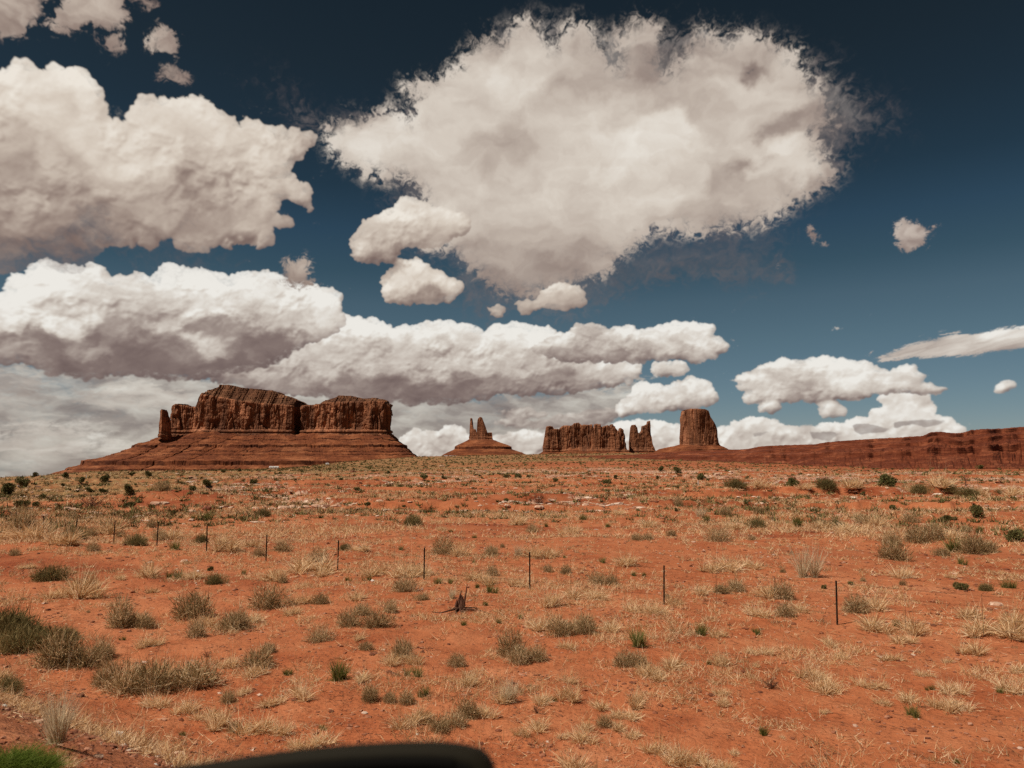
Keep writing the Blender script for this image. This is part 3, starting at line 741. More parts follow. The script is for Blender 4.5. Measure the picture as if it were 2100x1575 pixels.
# ------------------------------------------------------------------ rock of the buttes and of the red ridge
def rock_material(name, base, dark, light, vert=True, scale=1.0, ledge=0.0, speck=0.0, bd=3.0, steep=0.0):
    m, q, b = material(name)
    pos = q.n('ShaderNodeTexCoord').outputs['Object']
    sx = q.v('MULTIPLY', pos, (1.0, 1.0, 0.10)) if vert else q.v('MULTIPLY', pos, (0.25, 0.25, 1.6))
    big = q.noise(pos, 0.009 * scale, 4, 0.6)
    st = q.noise(sx, 0.045 * scale, 6, 0.68)
    fine = q.noise(pos, 0.12 * scale, 6, 0.72)
    if vert:
        big = q.m('ADD', q.m('MULTIPLY', big, 0.5), q.m('MULTIPLY', q.noise(q.v('MULTIPLY', pos, (1.0, 1.0, 0.55)), 0.022 * scale, 5, 0.7), 0.5))
    c = q.ramp(big, [(0.38 if vert else 0.32, dark), (0.5, base), (0.60 if vert else 0.68, light)])
    c = q.mix(q.mapr(st, 0.42, 0.60, 0.0, 0.85), c, dark)
    c = q.mix(q.mapr(st, 0.46, 0.34, 0.0, 0.55), c, light)
    c = q.mix(q.mapr(fine, 0.52, 0.72, 0.0, 0.4), c, light)
    zz = q.xyz(pos)[2]
    lay = q.noise(q.comb(q.m('MULTIPLY', q.noise(pos, 0.01 * scale, 2), 3.0), 0.0, q.m('MULTIPLY', zz, 0.16 * scale)), 1.0, 4, 0.7)
    if ledge:
        c = q.mix(q.mapr(lay, 0.47, 0.38, 0.0, ledge), c, dark)
        c = q.mix(q.mapr(lay, 0.58, 0.68, 0.0, ledge * 0.6), c, light)
    h = q.m('ADD', st, q.m('MULTIPLY', fine, 0.6))
    if speck:
        vd = q.voro(pos, 0.16 * scale, 1.0, 0.5)
        c = q.mix(q.m('MULTIPLY', q.mapr(vd, 0.34, 0.16), speck), c, tuple(min(1, x * 1.5) for x in light))
        h = q.m('ADD', h, q.m('MULTIPLY', q.mapr(vd, 0.5, 0.1), 0.5 * speck))
    if ledge:
        h = q.m('ADD', h, q.m('MULTIPLY', lay, ledge))
    if steep:       # steep ledges show bare varnished rock, darkened further to paint in their shade
        nz = q.m('ABSOLUTE', q.xyz(q.n('ShaderNodeNewGeometry').outputs['True Normal'])[2])
        c = q.mix(q.m('MULTIPLY', q.m('MULTIPLY', q.mapr(q.m('ADD', nz, q.m('MULTIPLY', fine, 0.3)), 0.80, 0.55), steep), q.mapr(q.noise(pos, 0.02 * scale, 4, 0.7), 0.42, 0.58, 0.05, 1.0)), c, (dark[0] * .62, dark[1] * .62, dark[2] * .62))
    q.put(b.inputs['Base Color'], c)
    q.put(b.inputs['Normal'], bump(q, h, bd, 0.9))
    return m


m_cliff = rock_material('varnished_sandstone', (0.235, 0.088, 0.040), (0.105, 0.041, 0.022), (0.43, 0.175, 0.088), bd=6.0, ledge=.3)
m_cap = rock_material('layered_caprock', (0.175, 0.072, 0.034), (0.095, 0.037, 0.019), (0.24, 0.11, 0.056), vert=False, ledge=0.35, speck=.5, bd=5.0, steep=.5)
m_talus = rock_material('red_talus', (0.200, 0.058, 0.020), (0.100, 0.027, 0.011), (0.31, 0.115, 0.050), vert=False, ledge=0.3, speck=.8, bd=3.0, steep=.95)
m_cliff_far = rock_material('far_sandstone', (0.25, 0.094, 0.042), (0.120, 0.048, 0.025), (0.42, 0.175, 0.090), bd=5.0, scale=1.1, ledge=.35)


def atY(px, py, Y):
    v = ray(px, py)
    k = Y / v.y
    return v.x * k, Y, CAMZ + v.z * k


def butte_walls(name, Y, top, front, back_depth, base_py, parent, mat, cliff=None, mat_cap=None, n=900, nt=56, flute=5.0, cap_in=0.0, seed=0, jag=1.5, foot=0.0, strata=1.0):
    """A cliff block. top: silhouette (px, py) from left to right; front: (px, metres towards the viewer); cliff: line where the sheer wall ends and the caprock steps back."""
    X = lambda px: (px - 1050.0) / F_PX * Y / (cos(PITCH) - 0) * 1.0
    tx = np.array([atY(p, q, Y)[0] for p, q in top]); tz = np.array([atY(p, q, Y)[2] for p, q in top])
    cx = None
    if cliff:
        cx = np.array([atY(p, q, Y)[0] for p, q in cliff]); cz = np.array([atY(p, q, Y)[2] for p, q in cliff])
    fx = np.array([atY(p, base_py, Y)[0] for p, q in front]); fy = np.array([-q for p, q in front])
    zb = atY(1050, base_py, Y)[2]
    x0, x1 = tx[0], tx[-1]
    nb = n // 4
    # outline: front from left to right, then the back from right to left
    t = np.linspace(0, 1, 4000)
    xs = x0 + (x1 - x0) * t
    ys = np.interp(xs, fx, fy)
    e = np.clip(np.minimum(t, 1 - t) / 0.012, 0, 1)
    ys = ys * np.sqrt(e) + (1 - np.sqrt(e)) * (back_depth * 0.25)
    L = np.concatenate([[0], np.cumsum(np.hypot(np.diff(xs), np.diff(ys)))])
    tt = np.interp(np.linspace(0, L[-1], n), L, t)
    fxs = x0 + (x1 - x0) * tt; fys = np.interp(tt, t, ys)
    tb = np.linspace(1, 0, nb + 2)[1:-1]
    bx = x0 + (x1 - x0) * tb
    by = back_depth * (0.25 + 0.75 * np.sqrt(np.clip(np.minimum(tb, 1 - tb) / 0.2, 0, 1))) + 0.1 * back_depth * fbm(bx / 60, bx * 0 + 3, 3, .5, seed)
    ox = np.concatenate([fxs, bx]); oy = np.concatenate([fys, by])
    N = len(ox)
    dx = np.roll(ox, -1) - np.roll(ox, 1); dy = np.roll(oy, -1) - np.roll(oy, 1)
    ln = np.hypot(dx, dy) + 1e-6
    nx, ny = dy / ln, -dx / ln
    al = np.concatenate([[0], np.cumsum(np.hypot(np.diff(ox), np.diff(oy)))])
    ztop = np.interp(ox, tx, tz)
    zc = np.interp(ox, cx, cz) if cliff else ztop
    zc = np.minimum(zc, ztop)
    if not cliff:
        zc = zc + jag * fbm(ox / 9.0, oy / 9.0 + seed, 3, 0.6, seed + 5)
    T = np.linspace(0, 1, nt)[:, None]
    Z = (zb - 12) + (zc - (zb - 12))[None, :] * T
    A = np.repeat(al[None, :], nt, 0)
    H = Z - zb
    pil = fbm(A / 34.0, H / 170.0, 5, 0.55, seed + 1)
    cr = fbm(A / 9.0, H / 90.0, 4, 0.6, seed + 2)
    cr2 = np.abs(fbm(A / 55.0, H / 300.0, 3, 0.5, seed + 3))
    blk = fbm(A / 26.0, H / 22.0, 4, 0.6, seed + 4)
    facet = fbm(A / 105.0, H / 420.0, 3, 0.5, seed + 14)
    fac2 = np.floor(facet * 9) / 9 * 0.6 + facet * 0.4
    off = flute * (1.3 * pil + 3.2 * fac2 + 0.5 * cr + 0.7 * blk - 1.4 * np.exp(-(cr2 / 0.05) ** 2))
    hn = np.clip(H / max(float(np.max(zc)) - zb, 1), 0, 1.2)
    low = 1 - smooth(hn, 0.10, 0.22)
    off = off * (1 - 0.75 * low) + strata * low * (flute * 1.6 * (1 - hn / 0.22) + 0.5 * flute * np.sign(np.sin(H / (2.2 + 0.3 * strata))))
    off = off + foot * (1 - hn) ** 2
    edge_t = np.clip((1 - T) / 0.04, 0, 1)
    off = off - flute * 0.9 * (1 - np.sqrt(edge_t))
    V = [np.stack([ox[None, :] + nx[None, :] * off, Y + oy[None, :] + ny[None, :] * off, Z], -1)]
    last = V[0][-1]
    K = 44 if cliff else 16
    caps = []
    for k in range(1, K + 1):
        f = k / K
        g_ = f * 0.995
        yy = last[:, 1] + (Y + back_depth * 0.45 - last[:, 1]) * g_
        inset = np.abs(yy - last[:, 1])
        if cliff:
            rise = np.clip(inset / cap_in, 0, 1)
            zl = zc + (ztop - zc) * rise
            q9 = (zl + 4.0 * fbm(last[:, 0] / 40.0, yy / 40.0, 3, 0.5, seed + 31)) / 9.0
            zz = np.where(rise > 0.97, ztop, np.minimum((np.floor(q9) + smooth(q9 % 1, 0.45, 0.85)) * 9.0, ztop))
        else:
            zz = last[:, 2] + 0 * inset
        zz = zz + 1.3 * jag * fbm(last[:, 0] / 14.0, yy / 14.0, 4, 0.62, seed + 8)
        if cliff:
            yy = yy + 9.0 * fbm(last[:, 0] / 30.0, np.full_like(yy, k * .06), 4, 0.6, seed + 9) * min(1, k / 4)
        caps.append(np.stack([last[:, 0], yy, zz], -1))
    # the caprock of a stepped top is a part of its own
    me = mesh_np(name, V[0], grid_faces(nt, N, True), False)
    o = link(name, me, mat, parent)
    C = np.stack([last] + caps)
    me2 = mesh_np('caprock', C, grid_faces(K + 1, N, True), False)
    o2 = link('caprock' if cliff else 'summit', me2, mat_cap or mat, parent)
    return ox, oy


def talus_apron(Y, ox, oy, base_py, spread, prof, parent, mat, seed=0, n_r=90, rough=3.0, top_var=None, N0=700):
    """Slope of fallen rock round a cliff. spread(x): how far it reaches out; prof: (u, py) going outwards."""
    idx = np.linspace(0, len(ox) - 1, N0).astype(int)
    x, y = ox[idx], oy[idx]
    for _ in range(30):
        x = (np.roll(x, 1) + 2 * x + np.roll(x, -1)) / 4
        y = (np.roll(y, 1) + 2 * y + np.roll(y, -1)) / 4
    cxm, cym = x.mean(), y.mean()
    dx = np.roll(x, -3) - np.roll(x, 3); dy = np.roll(y, -3) - np.roll(y, 3)
    ln = np.hypot(dx, dy) + 1e-6
    nx, ny = dy / ln, -dx / ln
    hx, hy = x - cxm, y - cym
    hl = np.hypot(hx, hy) + 1e-6
    nx, ny = nx * 0.6 + 0.4 * hx / hl, ny * 0.6 + 0.4 * hy / hl
    for _ in range(40):
        nx = (np.roll(nx, 1) + nx + np.roll(nx, -1)) / 3
        ny = (np.roll(ny, 1) + ny + np.roll(ny, -1)) / 3
    ln = np.hypot(nx, ny) + 1e-6
    nx, ny = nx / ln, ny / ln
    sp = np.array([spread(a, b_) for a, b_ in zip(nx, ny)])
    for _ in range(30):
        sp = (np.roll(sp, 1) + sp + np.roll(sp, -1)) / 3
    al = np.concatenate([[0], np.cumsum(np.hypot(np.diff(x), np.diff(y)))])
    brk = np.array([p for p, _ in prof])
    U = np.unique(np.concatenate([np.linspace(-0.06, 1, n_r), brk, brk[1:-1] + 0.004, brk[1:-1] - 0.004]))[:, None]
    n_r = len(U)
    pu = np.array([p for p, _ in prof]); pz = np.array([atY(1050, q, Y)[2] for _, q in prof])
    wob = 0.022 * fbm(np.repeat(al[None], n_r, 0) / 130.0, U * 2.0 + np.zeros((1, N0)), 4, 0.55, seed + 1)
    Uw = np.clip(U + wob * (1 - U) * np.clip(U * 4, 0, 1), -0.06, 1)
    Z = np.interp(Uw.ravel(), pu, pz).reshape(Uw.shape)
    PX = x[None] + nx[None] * U * sp[None]
    PY = y[None] + ny[None] * U * sp[None]
    if top_var is not None:
        Z = Z + top_var(PX) * np.exp(-(U / 0.22) ** 2)
    jn = rough * 1.7 * fbm(np.repeat(al[None], n_r, 0) / 13.0, np.zeros((n_r, N0)) + seed, 4, 0.62, seed + 6)
    PX = PX + nx[None] * jn * (U > 0)
    PY = PY + ny[None] * jn * (U > 0)
    A = np.repeat(al[None], n_r, 0)
    gul = np.abs(fbm(A / 48.0, U * 1.4 + 0 * A, 4, 0.55, seed + 2))
    Z = Z - rough * 0.7 * np.exp(-(gul / 0.2) ** 2) * np.clip(U * 3, 0, 1) * (1 - 0.4 * U) + rough * 1.3 * fbm(PX / 22.0, PY / 22.0, 5, 0.62, seed + 3) + rough * 2.6 * fbm(PX / 75.0, PY / 75.0, 3, 0.5, seed + 7) * np.exp(-((U - .12) / .3) ** 2) + 0.5 * rough * fbm(PX / 6.0, PY / 6.0, 3, 0.6, seed + 4)
    me = mesh_np('talus_slope', np.stack([PX, Y + PY, Z], -1), grid_faces(n_r, N0, True), False)
    return link('talus_slope', me, mat, parent)


# the broad mesa
Y1 = 3200.0
mesa = tag(empty('mesa'), 'broad flat-topped red mesa with a slender spire at its end and a wide talus skirt', 'mesa')
main_top = [(336, 876), (341, 869), (344, 862), (346, 848), (355, 826), (364, 826), (373, 831), (382, 831), (389, 835), (400, 831), (403, 808), (412, 797), (440, 792), (441, 786), (461, 787), (489, 793), (554, 799), (561, 805), (582, 810), (607, 821), (611, 828), (650, 828), (650, 821), (679, 814), (689, 809), (718, 810), (739, 815), (764, 814), (782, 817), (791, 819), (796, 831), (798, 850)]
main_cliff = [(336, 878), (341, 871), (344, 864), (346, 852), (355, 830), (364, 829), (400, 834), (404, 812), (412, 808), (440, 812), (500, 823), (560, 829), (610, 832), (650, 829), (660, 826), (700, 825), (740, 824), (780, 823), (792, 822), (798, 850)]
main_front = [(336, -30), (341, -34), (345, -34), (349, -24), (354, -6), (362, 6), (380, 0), (396, 4), (400, 14), (407, 24), (425, 30), (452, 24), (470, 34), (500, 28), (530, 38), (560, 28), (588, 30), (600, 24), (604, -40), (609, -70), (613, -44), (617, 6), (640, 8), (656, 20), (680, 28), (700, 34), (735, 26), (760, 38), (785, 30), (798, 6)]
ox, oy = butte_walls('cliff', Y1, main_top, main_front, 240, 894, mesa, m_cliff, main_cliff, m_cap, n=1500, nt=70, flute=6.5, cap_in=70.0, seed=401, jag=2.0)
sx_, sy_ = butte_walls('spire', Y1 - 70, [(328, 888), (329.5, 868), (331.5, 852), (334, 842), (336.5, 840), (339, 845), (340.5, 853), (343, 856), (344.5, 868), (347, 892)], [(328, 8), (336, 26), (347, 6)], 30, 895, mesa, m_cliff, None, m_cliff, n=160, nt=44, flute=2.6, seed=421, jag=1.6)
talus_apron(Y1, ox, oy, 894, lambda a, b_: 335 * max(-a, 0) ** 1.5 + 165 * max(a, 0) ** 1.5 + 330 * max(-b_, 0) + 300 * max(b_, 0),
            [(-0.06, 888), (0.0, 890), (0.06, 894), (0.16, 901), (0.166, 903.5), (0.25, 909), (0.33, 913), (0.336, 918.5), (0.36, 920), (0.42, 925), (0.426, 927.5), (0.5, 932), (0.506, 934), (0.62, 941), (0.74, 945), (0.747, 953), (0.77, 955), (0.86, 960), (0.865, 963), (1.0, 972)],
            mesa, m_talus, seed=431, n_r=150, rough=3.0, N0=1500, top_var=lambda X: 9 * np.exp(-((X - (430 - 1050) * 2.03) / 90) ** 2) + 6 * np.exp(-((X - (665 - 1050) * 2.03) / 60) ** 2) + 4 * fbm(X / 50, X * 0, 2, .5, 9))

# the butte with two needles
Y2 = 4300.0
b2 = tag(empty('needle_butte'), 'small butte of two needle spires on a broad cone of red talus', 'butte')
ox, oy = butte_walls('spire', Y2, [(962, 903), (963, 889), (964, 870), (965, 858), (967.5, 857.5), (968.5, 868), (970, 879), (975.5, 881), (977, 886), (978, 888), (978.5, 873), (979.5, 862), (981, 858), (984, 855.5), (988, 856), (991, 863), (994, 871), (998, 882), (1000, 888), (1003, 887), (1009, 887), (1010.5, 903)],
                     [(963, 8), (970, 14), (980, 18), (995, 22), (1009, 10)], 50, 904, b2, m_cliff_far, n=520, nt=50, flute=1.5, seed=441, jag=1.2)
talus_apron(Y2, ox, oy, 904, lambda a, b_: 175 + 25 * a, [(-0.06, 901), (0, 902), (0.1, 904), (0.36, 911), (0.52, 916), (0.53, 921), (0.56, 922), (0.8, 928), (1.0, 934), ],
            b2, m_talus, seed=451, n_r=90, rough=2.0)

# the castellated wall
Y3 = 4500.0
b3 = tag(empty('castle_butte'), 'long sheer butte with a jagged battlement top, between the needle spires and a forked tower', 'butte')
ox, oy = butte_walls('cliff', Y3, [(1118, 925), (1119.5, 900), (1121, 875), (1127, 874), (1133, 875), (1136, 880), (1147, 880), (1155, 873), (1173, 873), (1178, 868), (1188, 867), (1193, 872), (1213, 871), (1215, 877), (1220, 876), (1221, 870), (1232, 870), (1233, 875), (1238, 875), (1247, 872), (1252, 878), (1253.5, 870), (1256, 870), (1258, 873), (1262, 877), (1267, 883), (1270, 886), (1272, 878), (1278, 880), (1281, 888), (1284, 917), (1288, 929)],
                     [(1118, 5), (1124, 20), (1150, 12), (1177, 26), (1200, 18), (1220, 30), (1240, 16), (1262, 22), (1280, 12), (1288, 0)], 90, 931, b3, m_cliff_far, n=1000, nt=60, flute=5.0, seed=461, jag=3.2, foot=8.0, strata=.8)
talus_apron(Y3, ox, oy, 930, lambda a, b_: 110, [(-0.06, 922), (0, 924), (0.3, 930), (1.0, 942)], b3, m_talus, seed=465, n_r=40, rough=2.0, top_var=lambda X: 8 * np.exp(-((X - (1177 - 1050) * 2.87) / 40) ** 2))

# the forked tower
b4 = tag(empty('forked_butte'), 'narrow butte with two uneven horns, standing close beside the battlement butte', 'butte')
ox, oy = butte_walls('cliff', Y3 + 100, [(1292, 927), (1293, 880), (1295, 872), (1302, 871), (1306, 877), (1308, 888), (1312, 889), (1317, 883), (1318, 874), (1323, 872), (1328, 870), (1329, 864), (1333, 863), (1334, 884), (1338, 910), (1345, 928)],
                     [(1292, 4), (1300, 16), (1325, 18), (1345, 4)], 50, 931, b4, m_cliff_far, n=420, nt=56, flute=3.4, seed=471, jag=1.6, foot=4.0, strata=.8)
talus_apron(Y3 + 100, ox, oy, 930, lambda a, b_: 70, [(-0.06, 924), (0, 926), (1.0, 944)], b4, m_talus, seed=475, n_r=30, rough=1.6)

# the tall block
b5 = tag(empty('block_butte'), 'tall blocky dark butte with a flat top, standing alone above the red ridge', 'butte')
Y5 = 4100.0
ox, oy = butte_walls('cliff', Y5, [(1398, 915), (1399, 880), (1400, 850), (1402, 841), (1413, 839), (1443, 839.5), (1452, 843), (1456, 856), (1466, 869), (1470, 879), (1473, 904), (1478, 923)],
                     [(1399, 5), (1404, 25), (1425, 50), (1445, 40), (1478, 0)], 110, 926, b5, m_cliff_far, n=620, nt=64, flute=3.2, seed=481, jag=1.2, foot=3.0, strata=.9)
talus_apron(Y5, ox, oy, 924, lambda a, b_: 60 + 105 * max(-a, 0), [(-0.06, 911), (0, 912), (0.4, 917), (0.7, 921), (1.0, 932)], b5, m_talus, seed=485, n_r=40, rough=1.8)

# ------------------------------------------------------------------ the red ridge on the right
m_ridge = rock_material('red_mudstone', (0.150, 0.034, 0.012), (0.085, 0.019, 0.008), (0.260, 0.080, 0.036), vert=False, scale=7.0, ledge=0.7, speck=0.25, bd=0.5, steep=.1)
rt = np.array([(900, 941), (1050, 938), (1110, 937), (1300, 933), (1350, 929), (1400, 926), (1490, 923), (1530, 922), (1560, 916), (1600, 914), (1670, 912), (1690, 908), (1750, 903), (1800, 900), (1880, 896), (1893, 894), (1907, 887), (1930, 886), (1955, 889), (1975, 888), (1990, 883), (2020, 881), (2050, 880), (2100, 876), (2300, 868), (3000, 852), (4200, 850)], dtype=float)
rb = np.array([(900, 950), (1100, 951), (1400, 954), (1600, 966), (1800, 969), (2100, 971), (4200, 975)], dtype=float)
NU, NV = 1300, 170
pu_ = np.linspace(930, 3600, NU)
tl = np.interp(pu_, rt[:, 0], rt[:, 1]); bl_ = np.interp(pu_, rb[:, 0], rb[:, 1])
D0 = np.interp(pu_, [930, 1500, 1800, 3600], [560, 470, 400, 400]) + 14 * fbm(pu_ / 90, pu_ * 0, 3, .5, 501)
D1 = D0 * 1.38
V_ = np.linspace(-0.05, 1.45, NV)[:, None]
tanx = (pu_ - 1050) / 1575
zt = CAMZ + (950 - tl) / 1575 * D1; zb_ = CAMZ + (950 - bl_) / 1575 * D0
gul = np.abs(fbm(np.repeat(pu_[None], NV, 0) / 34.0 + 0.5 * V_, V_ * 0.9 + 0 * pu_[None], 4, 0.55, 511))
wv = np.clip(V_ + 0.02 * fbm(pu_[None] / 60.0 + 0 * V_, V_ * 3 + 0 * pu_[None], 3, .5, 515), -0.05, 1.45)
pr = np.interp(wv.ravel(), [-0.05, 0, 0.12, 0.40, 0.52, 0.525, 0.60, 0.72, 0.725, 0.86, 0.93, 0.935, 1.0, 1.1, 1.45], [-0.25, 0, 0.05, 0.26, 0.42, 0.56, 0.59, 0.67, 0.77, 0.85, 0.87, 0.96, 1.0, 1.0, 0.55]).reshape(wv.shape)
ZR = zb_[None] + (zt - zb_)[None] * pr
hgt = (zt - zb_)[None]
ZR = ZR - 0.035 * hgt * np.exp(-(gul / 0.16) ** 2) * smooth(V_, 0.05, 0.25) * (1 - smooth(V_, 0.62, 0.8)) + 0.07 * hgt * fbm(pu_[None] / 120.0 + 0 * V_, V_ * 2.5 + 0 * pu_[None], 3, 0.5, 521) * smooth(V_, 0, .2) * (1 - smooth(V_, .8, .95)) + 0.020 * hgt * fbm(pu_[None] / 7.0 + 0 * V_, V_ * 14 + 0 * pu_[None], 4, 0.6, 520)
DD = D0[None] + (D1 - D0)[None] * V_
ridge_me = mesh_np('red_ridge', np.stack([tanx[None] * DD, DD + 0 * tanx[None], ZR], -1), grid_faces(NV, NU), False)
tag(link('red_ridge', ridge_me, m_ridge), 'long dark red ridge of banded earth rising towards one side', 'ridge', None, 'structure')
# ------------------------------------------------------------------ plant materials
def island_material(name, stops, rough=0.85, hue_noise=True, trans=0.0):
    m, q, b = material(name)
    geo = q.n('ShaderNodeNewGeometry')
    rnd = geo.outputs['Random Per Island']
    oi = q.n('ShaderNodeObjectInfo').outputs['Random']
    f = q.m('ADD', q.m('MULTIPLY', rnd, 0.8), q.m('MULTIPLY', oi, 0.2))
    col = q.ramp(f, stops)
    q.put(b.inputs['Base Color'], col)
    b.inputs['Roughness'].default_value = rough
    if trans:       # thin blades let part of the light through
        out = [n for n in q.t.nodes if n.type == 'OUTPUT_MATERIAL'][0]
        tr = q.n('ShaderNodeBsdfTranslucent')
        q.put(tr.inputs[0], col)
        mx = q.n('ShaderNodeMixShader')
        mx.inputs[0].default_value = trans
        q.t.links.new(b.outputs[0], mx.inputs[1])
        q.t.links.new(tr.outputs[0], mx.inputs[2])
        q.t.links.new(mx.outputs[0], out.inputs[0])
    return m


m_sage = island_material('sage_twigs', [(0.0, (0.085, 0.050, 0.018)), (0.32, (0.22, 0.145, 0.060)), (0.58, (0.45, 0.31, 0.15)), (0.78, (0.78, 0.56, 0.33)), (1.0, (0.88, 0.70, 0.46))], trans=.4)
m_olive = island_material('olive_leaves', [(0.0, (0.065, 0.048, 0.016)), (0.5, (0.180, 0.140, 0.052)), (0.85, (0.36, 0.27, 0.12)), (1.0, (0.48, 0.38, 0.19))], trans=.4)
m_straw = island_material('dry_straw', [(0.0, (0.30, 0.14, 0.05)), (0.25, (0.60, 0.37, 0.17)), (0.6, (0.86, 0.61, 0.36)), (1.0, (0.93, 0.75, 0.52))], trans=.4)
m_pale = island_material('bleached_straw', [(0.0, (0.42, 0.30, 0.17)), (0.5, (0.74, 0.61, 0.41)), (1.0, (0.86, 0.76, 0.57))], trans=.4)
m_green = island_material('green_blades', [(0.0, (0.06, 0.062, 0.012)), (0.6, (0.170, 0.175, 0.040)), (0.85, (0.32, 0.28, 0.10)), (1.0, (0.56, 0.45, 0.24))], trans=.4)
m_vivid = island_material('vivid_green_grass', [(0.0, (0.06, 0.095, 0.010)), (0.6, (0.130, 0.180, 0.022)), (0.85, (0.24, 0.27, 0.06)), (1.0, (0.55, 0.48, 0.25))], trans=.4)
m_dark = island_material('juniper_green', [(0.0, (0.050, 0.045, 0.014)), (0.6, (0.125, 0.115, 0.036)), (1.0, (0.27, 0.22, 0.09))])
m_farscrub = island_material('brown_scrub', [(0.0, (0.060, 0.042, 0.014)), (0.5, (0.17, 0.125, 0.045)), (0.85, (0.34, 0.25, 0.11)), (1.0, (0.50, 0.38, 0.20))])
m_wood, q, b = material('weathered_wood')
pw = q.n('ShaderNodeTexCoord').outputs['Object']
wn = q.noise(q.v('MULTIPLY', pw, (1.0, 1.0, 0.25)), 14.0, 5, 0.6)
q.put(b.inputs['Base Color'], q.ramp(wn, [(0.3, (0.035, 0.014, 0.009)), (0.55, (0.115, 0.050, 0.030)), (0.75, (0.24, 0.135, 0.085))]))
q.put(b.inputs['Normal'], bump(q, wn, 0.02, 0.8))
m_twig, q, b = material('dead_twigs')
b.inputs['Base Color'].default_value = (0.085, 0.040, 0.024, 1)


def strips(base, d0, length, width, bend, rng, segs=3):
    """Thin tapering blades. base, d0, bend: (n, 3); length, width: (n,). Returns vertices and quads."""
    n = len(base)
    side = np.cross(d0, rng.normal(size=(n, 3)))
    side /= np.linalg.norm(side, axis=1)[:, None] + 1e-9
    V = []
    for k in range(segs + 1):
        t = k / segs
        p = base + d0 * (length * t)[:, None] + bend * (length * t * t)[:, None]
        w = (width * (1 - 0.85 * t) * 0.5)[:, None]
        V += [p - side * w, p + side * w]
    V = np.stack(V, 1)
    q = np.array([[2 * k, 2 * k + 1, 2 * k + 3, 2 * k + 2] for k in range(segs)])
    Fc = (np.arange(n) * (2 * (segs + 1)))[:, None, None] + q[None]
    return V.reshape(-1, 3), Fc.reshape(-1, 4)


def join(parts):
    Vs, Fs, o = [], [], 0
    for v, f in parts:
        Vs.append(v); Fs.append(f + o); o += len(v)
    return np.concatenate(Vs), np.concatenate(Fs)


def unit(a):
    return a / (np.linalg.norm(a, axis=-1, keepdims=True) + 1e-9)


def sage_mesh(seed, twiggy=1.0, h=0.62, lobes=3, leaf=0.013, n=720):
    r = np.random.RandomState(seed)
    cs = np.stack([r.uniform(-.2, .2, lobes), r.uniform(-.2, .2, lobes), np.zeros(lobes)], 1) * (0.3 if lobes == 1 else 1)
    rad = r.uniform(.25, .40, lobes)
    parts = []
    k = r.randint(lobes, size=int(110 * twiggy))
    d = unit(np.stack([r.normal(size=len(k)), r.normal(size=len(k)), r.uniform(.25, 1.8, len(k))], 1))
    parts.append(strips(cs[k] * 0.8, d, rad[k] * r.uniform(.8, 1.35, len(k)) * (1 if h > .5 else .8), r.uniform(.008, .016, len(k)), r.normal(size=(len(k), 3)) * .22 + np.array([0, 0, -.06]), r, 3))
    k = r.randint(lobes, size=n)
    d = unit(np.stack([r.normal(size=n), r.normal(size=n), r.uniform(-.12, 1.3, n)], 1))
    rr = rad[k] * (r.uniform(0.15, 1.0, n) ** 0.55)
    p = cs[k] + d * rr[:, None] * np.array([1, 1, h * 1.6])
    p[:, 2] = np.maximum(p[:, 2], 0.0)
    dd = unit(d + r.normal(size=(n, 3)) * .55 + np.array([0, 0, .35]))
    parts.append(strips(p, dd, r.uniform(.05, .15, n), r.uniform(.6, 1.3, n) * leaf, r.normal(size=(n, 3)) * .25, r, 2))
    m_ = int(70 * twiggy)
    a = r.uniform(0, 2 * pi, m_)
    k = r.randint(lobes, size=m_)
    d = unit(np.stack([np.cos(a), np.sin(a), r.uniform(.05, .6, m_)], 1))
    parts.append(strips(cs[k] + d * rad[k][:, None] * .5, d, rad[k] * r.uniform(.5, 1.1, m_), r.uniform(.008, .014, m_), r.normal(size=(m_, 3)) * .5 + np.array([0, 0, -.35]), r, 3))
    return mesh_np('sagebrush', *join(parts))


def tuft_mesh(seed, n=190, h=0.55, spread=1.0, width=0.013, droop=0.35, centres=4, stalks=8):
    r = np.random.RandomState(seed)
    cs = np.stack([r.uniform(-.26, .26, centres), r.uniform(-.22, .22, centres), np.zeros(centres)], 1)
    k = r.randint(centres, size=n)
    a = r.uniform(0, 2 * pi, n)
    e = r.uniform(0.15, 1.0, n)
    d = unit(np.stack([np.cos(a) * e * spread, np.sin(a) * e * spread, r.uniform(.5, 1.2, n)], 1))
    base = cs[k] + np.stack([np.cos(a) * .07, np.sin(a) * .07, np.zeros(n)], 1) * r.uniform(0, 1.3, (n, 1))
    out = np.stack([np.cos(a), np.sin(a), -np.ones(n) * 0.9], 1) * droop
    parts = [strips(base, d, h * r.uniform(.35, .85, n), r.uniform(.6, 1.3, n) * width, out * r.uniform(.2, 1.3, (n, 1)) + r.normal(size=(n, 3)) * .1, r, 3)]
    if stalks:
        k = r.randint(centres, size=stalks)
        d = unit(np.stack([r.normal(size=stalks) * .25, r.normal(size=stalks) * .25, np.ones(stalks)], 1))
        parts.append(strips(cs[k], d, h * r.uniform(1.0, 1.6, stalks), np.full(stalks, width * .55), r.normal(size=(stalks, 3)) * .1, r, 3))
    n2 = int(n * 0.35)       # matted dead blades at the foot
    a = r.uniform(0, 2 * pi, n2)
    k = r.randint(centres, size=n2)
    d = unit(np.stack([np.cos(a), np.sin(a), r.uniform(0.02, .35, n2)], 1))
    parts.append(strips(cs[k] + d * r.uniform(0, .1, (n2, 1)), d, r.uniform(.12, .30, n2), r.uniform(.6, 1.2, n2) * width, r.normal(size=(n2, 3)) * .3 * np.array([1, 1, .1]), r, 2))
    return mesh_np('tuft', *join(parts))


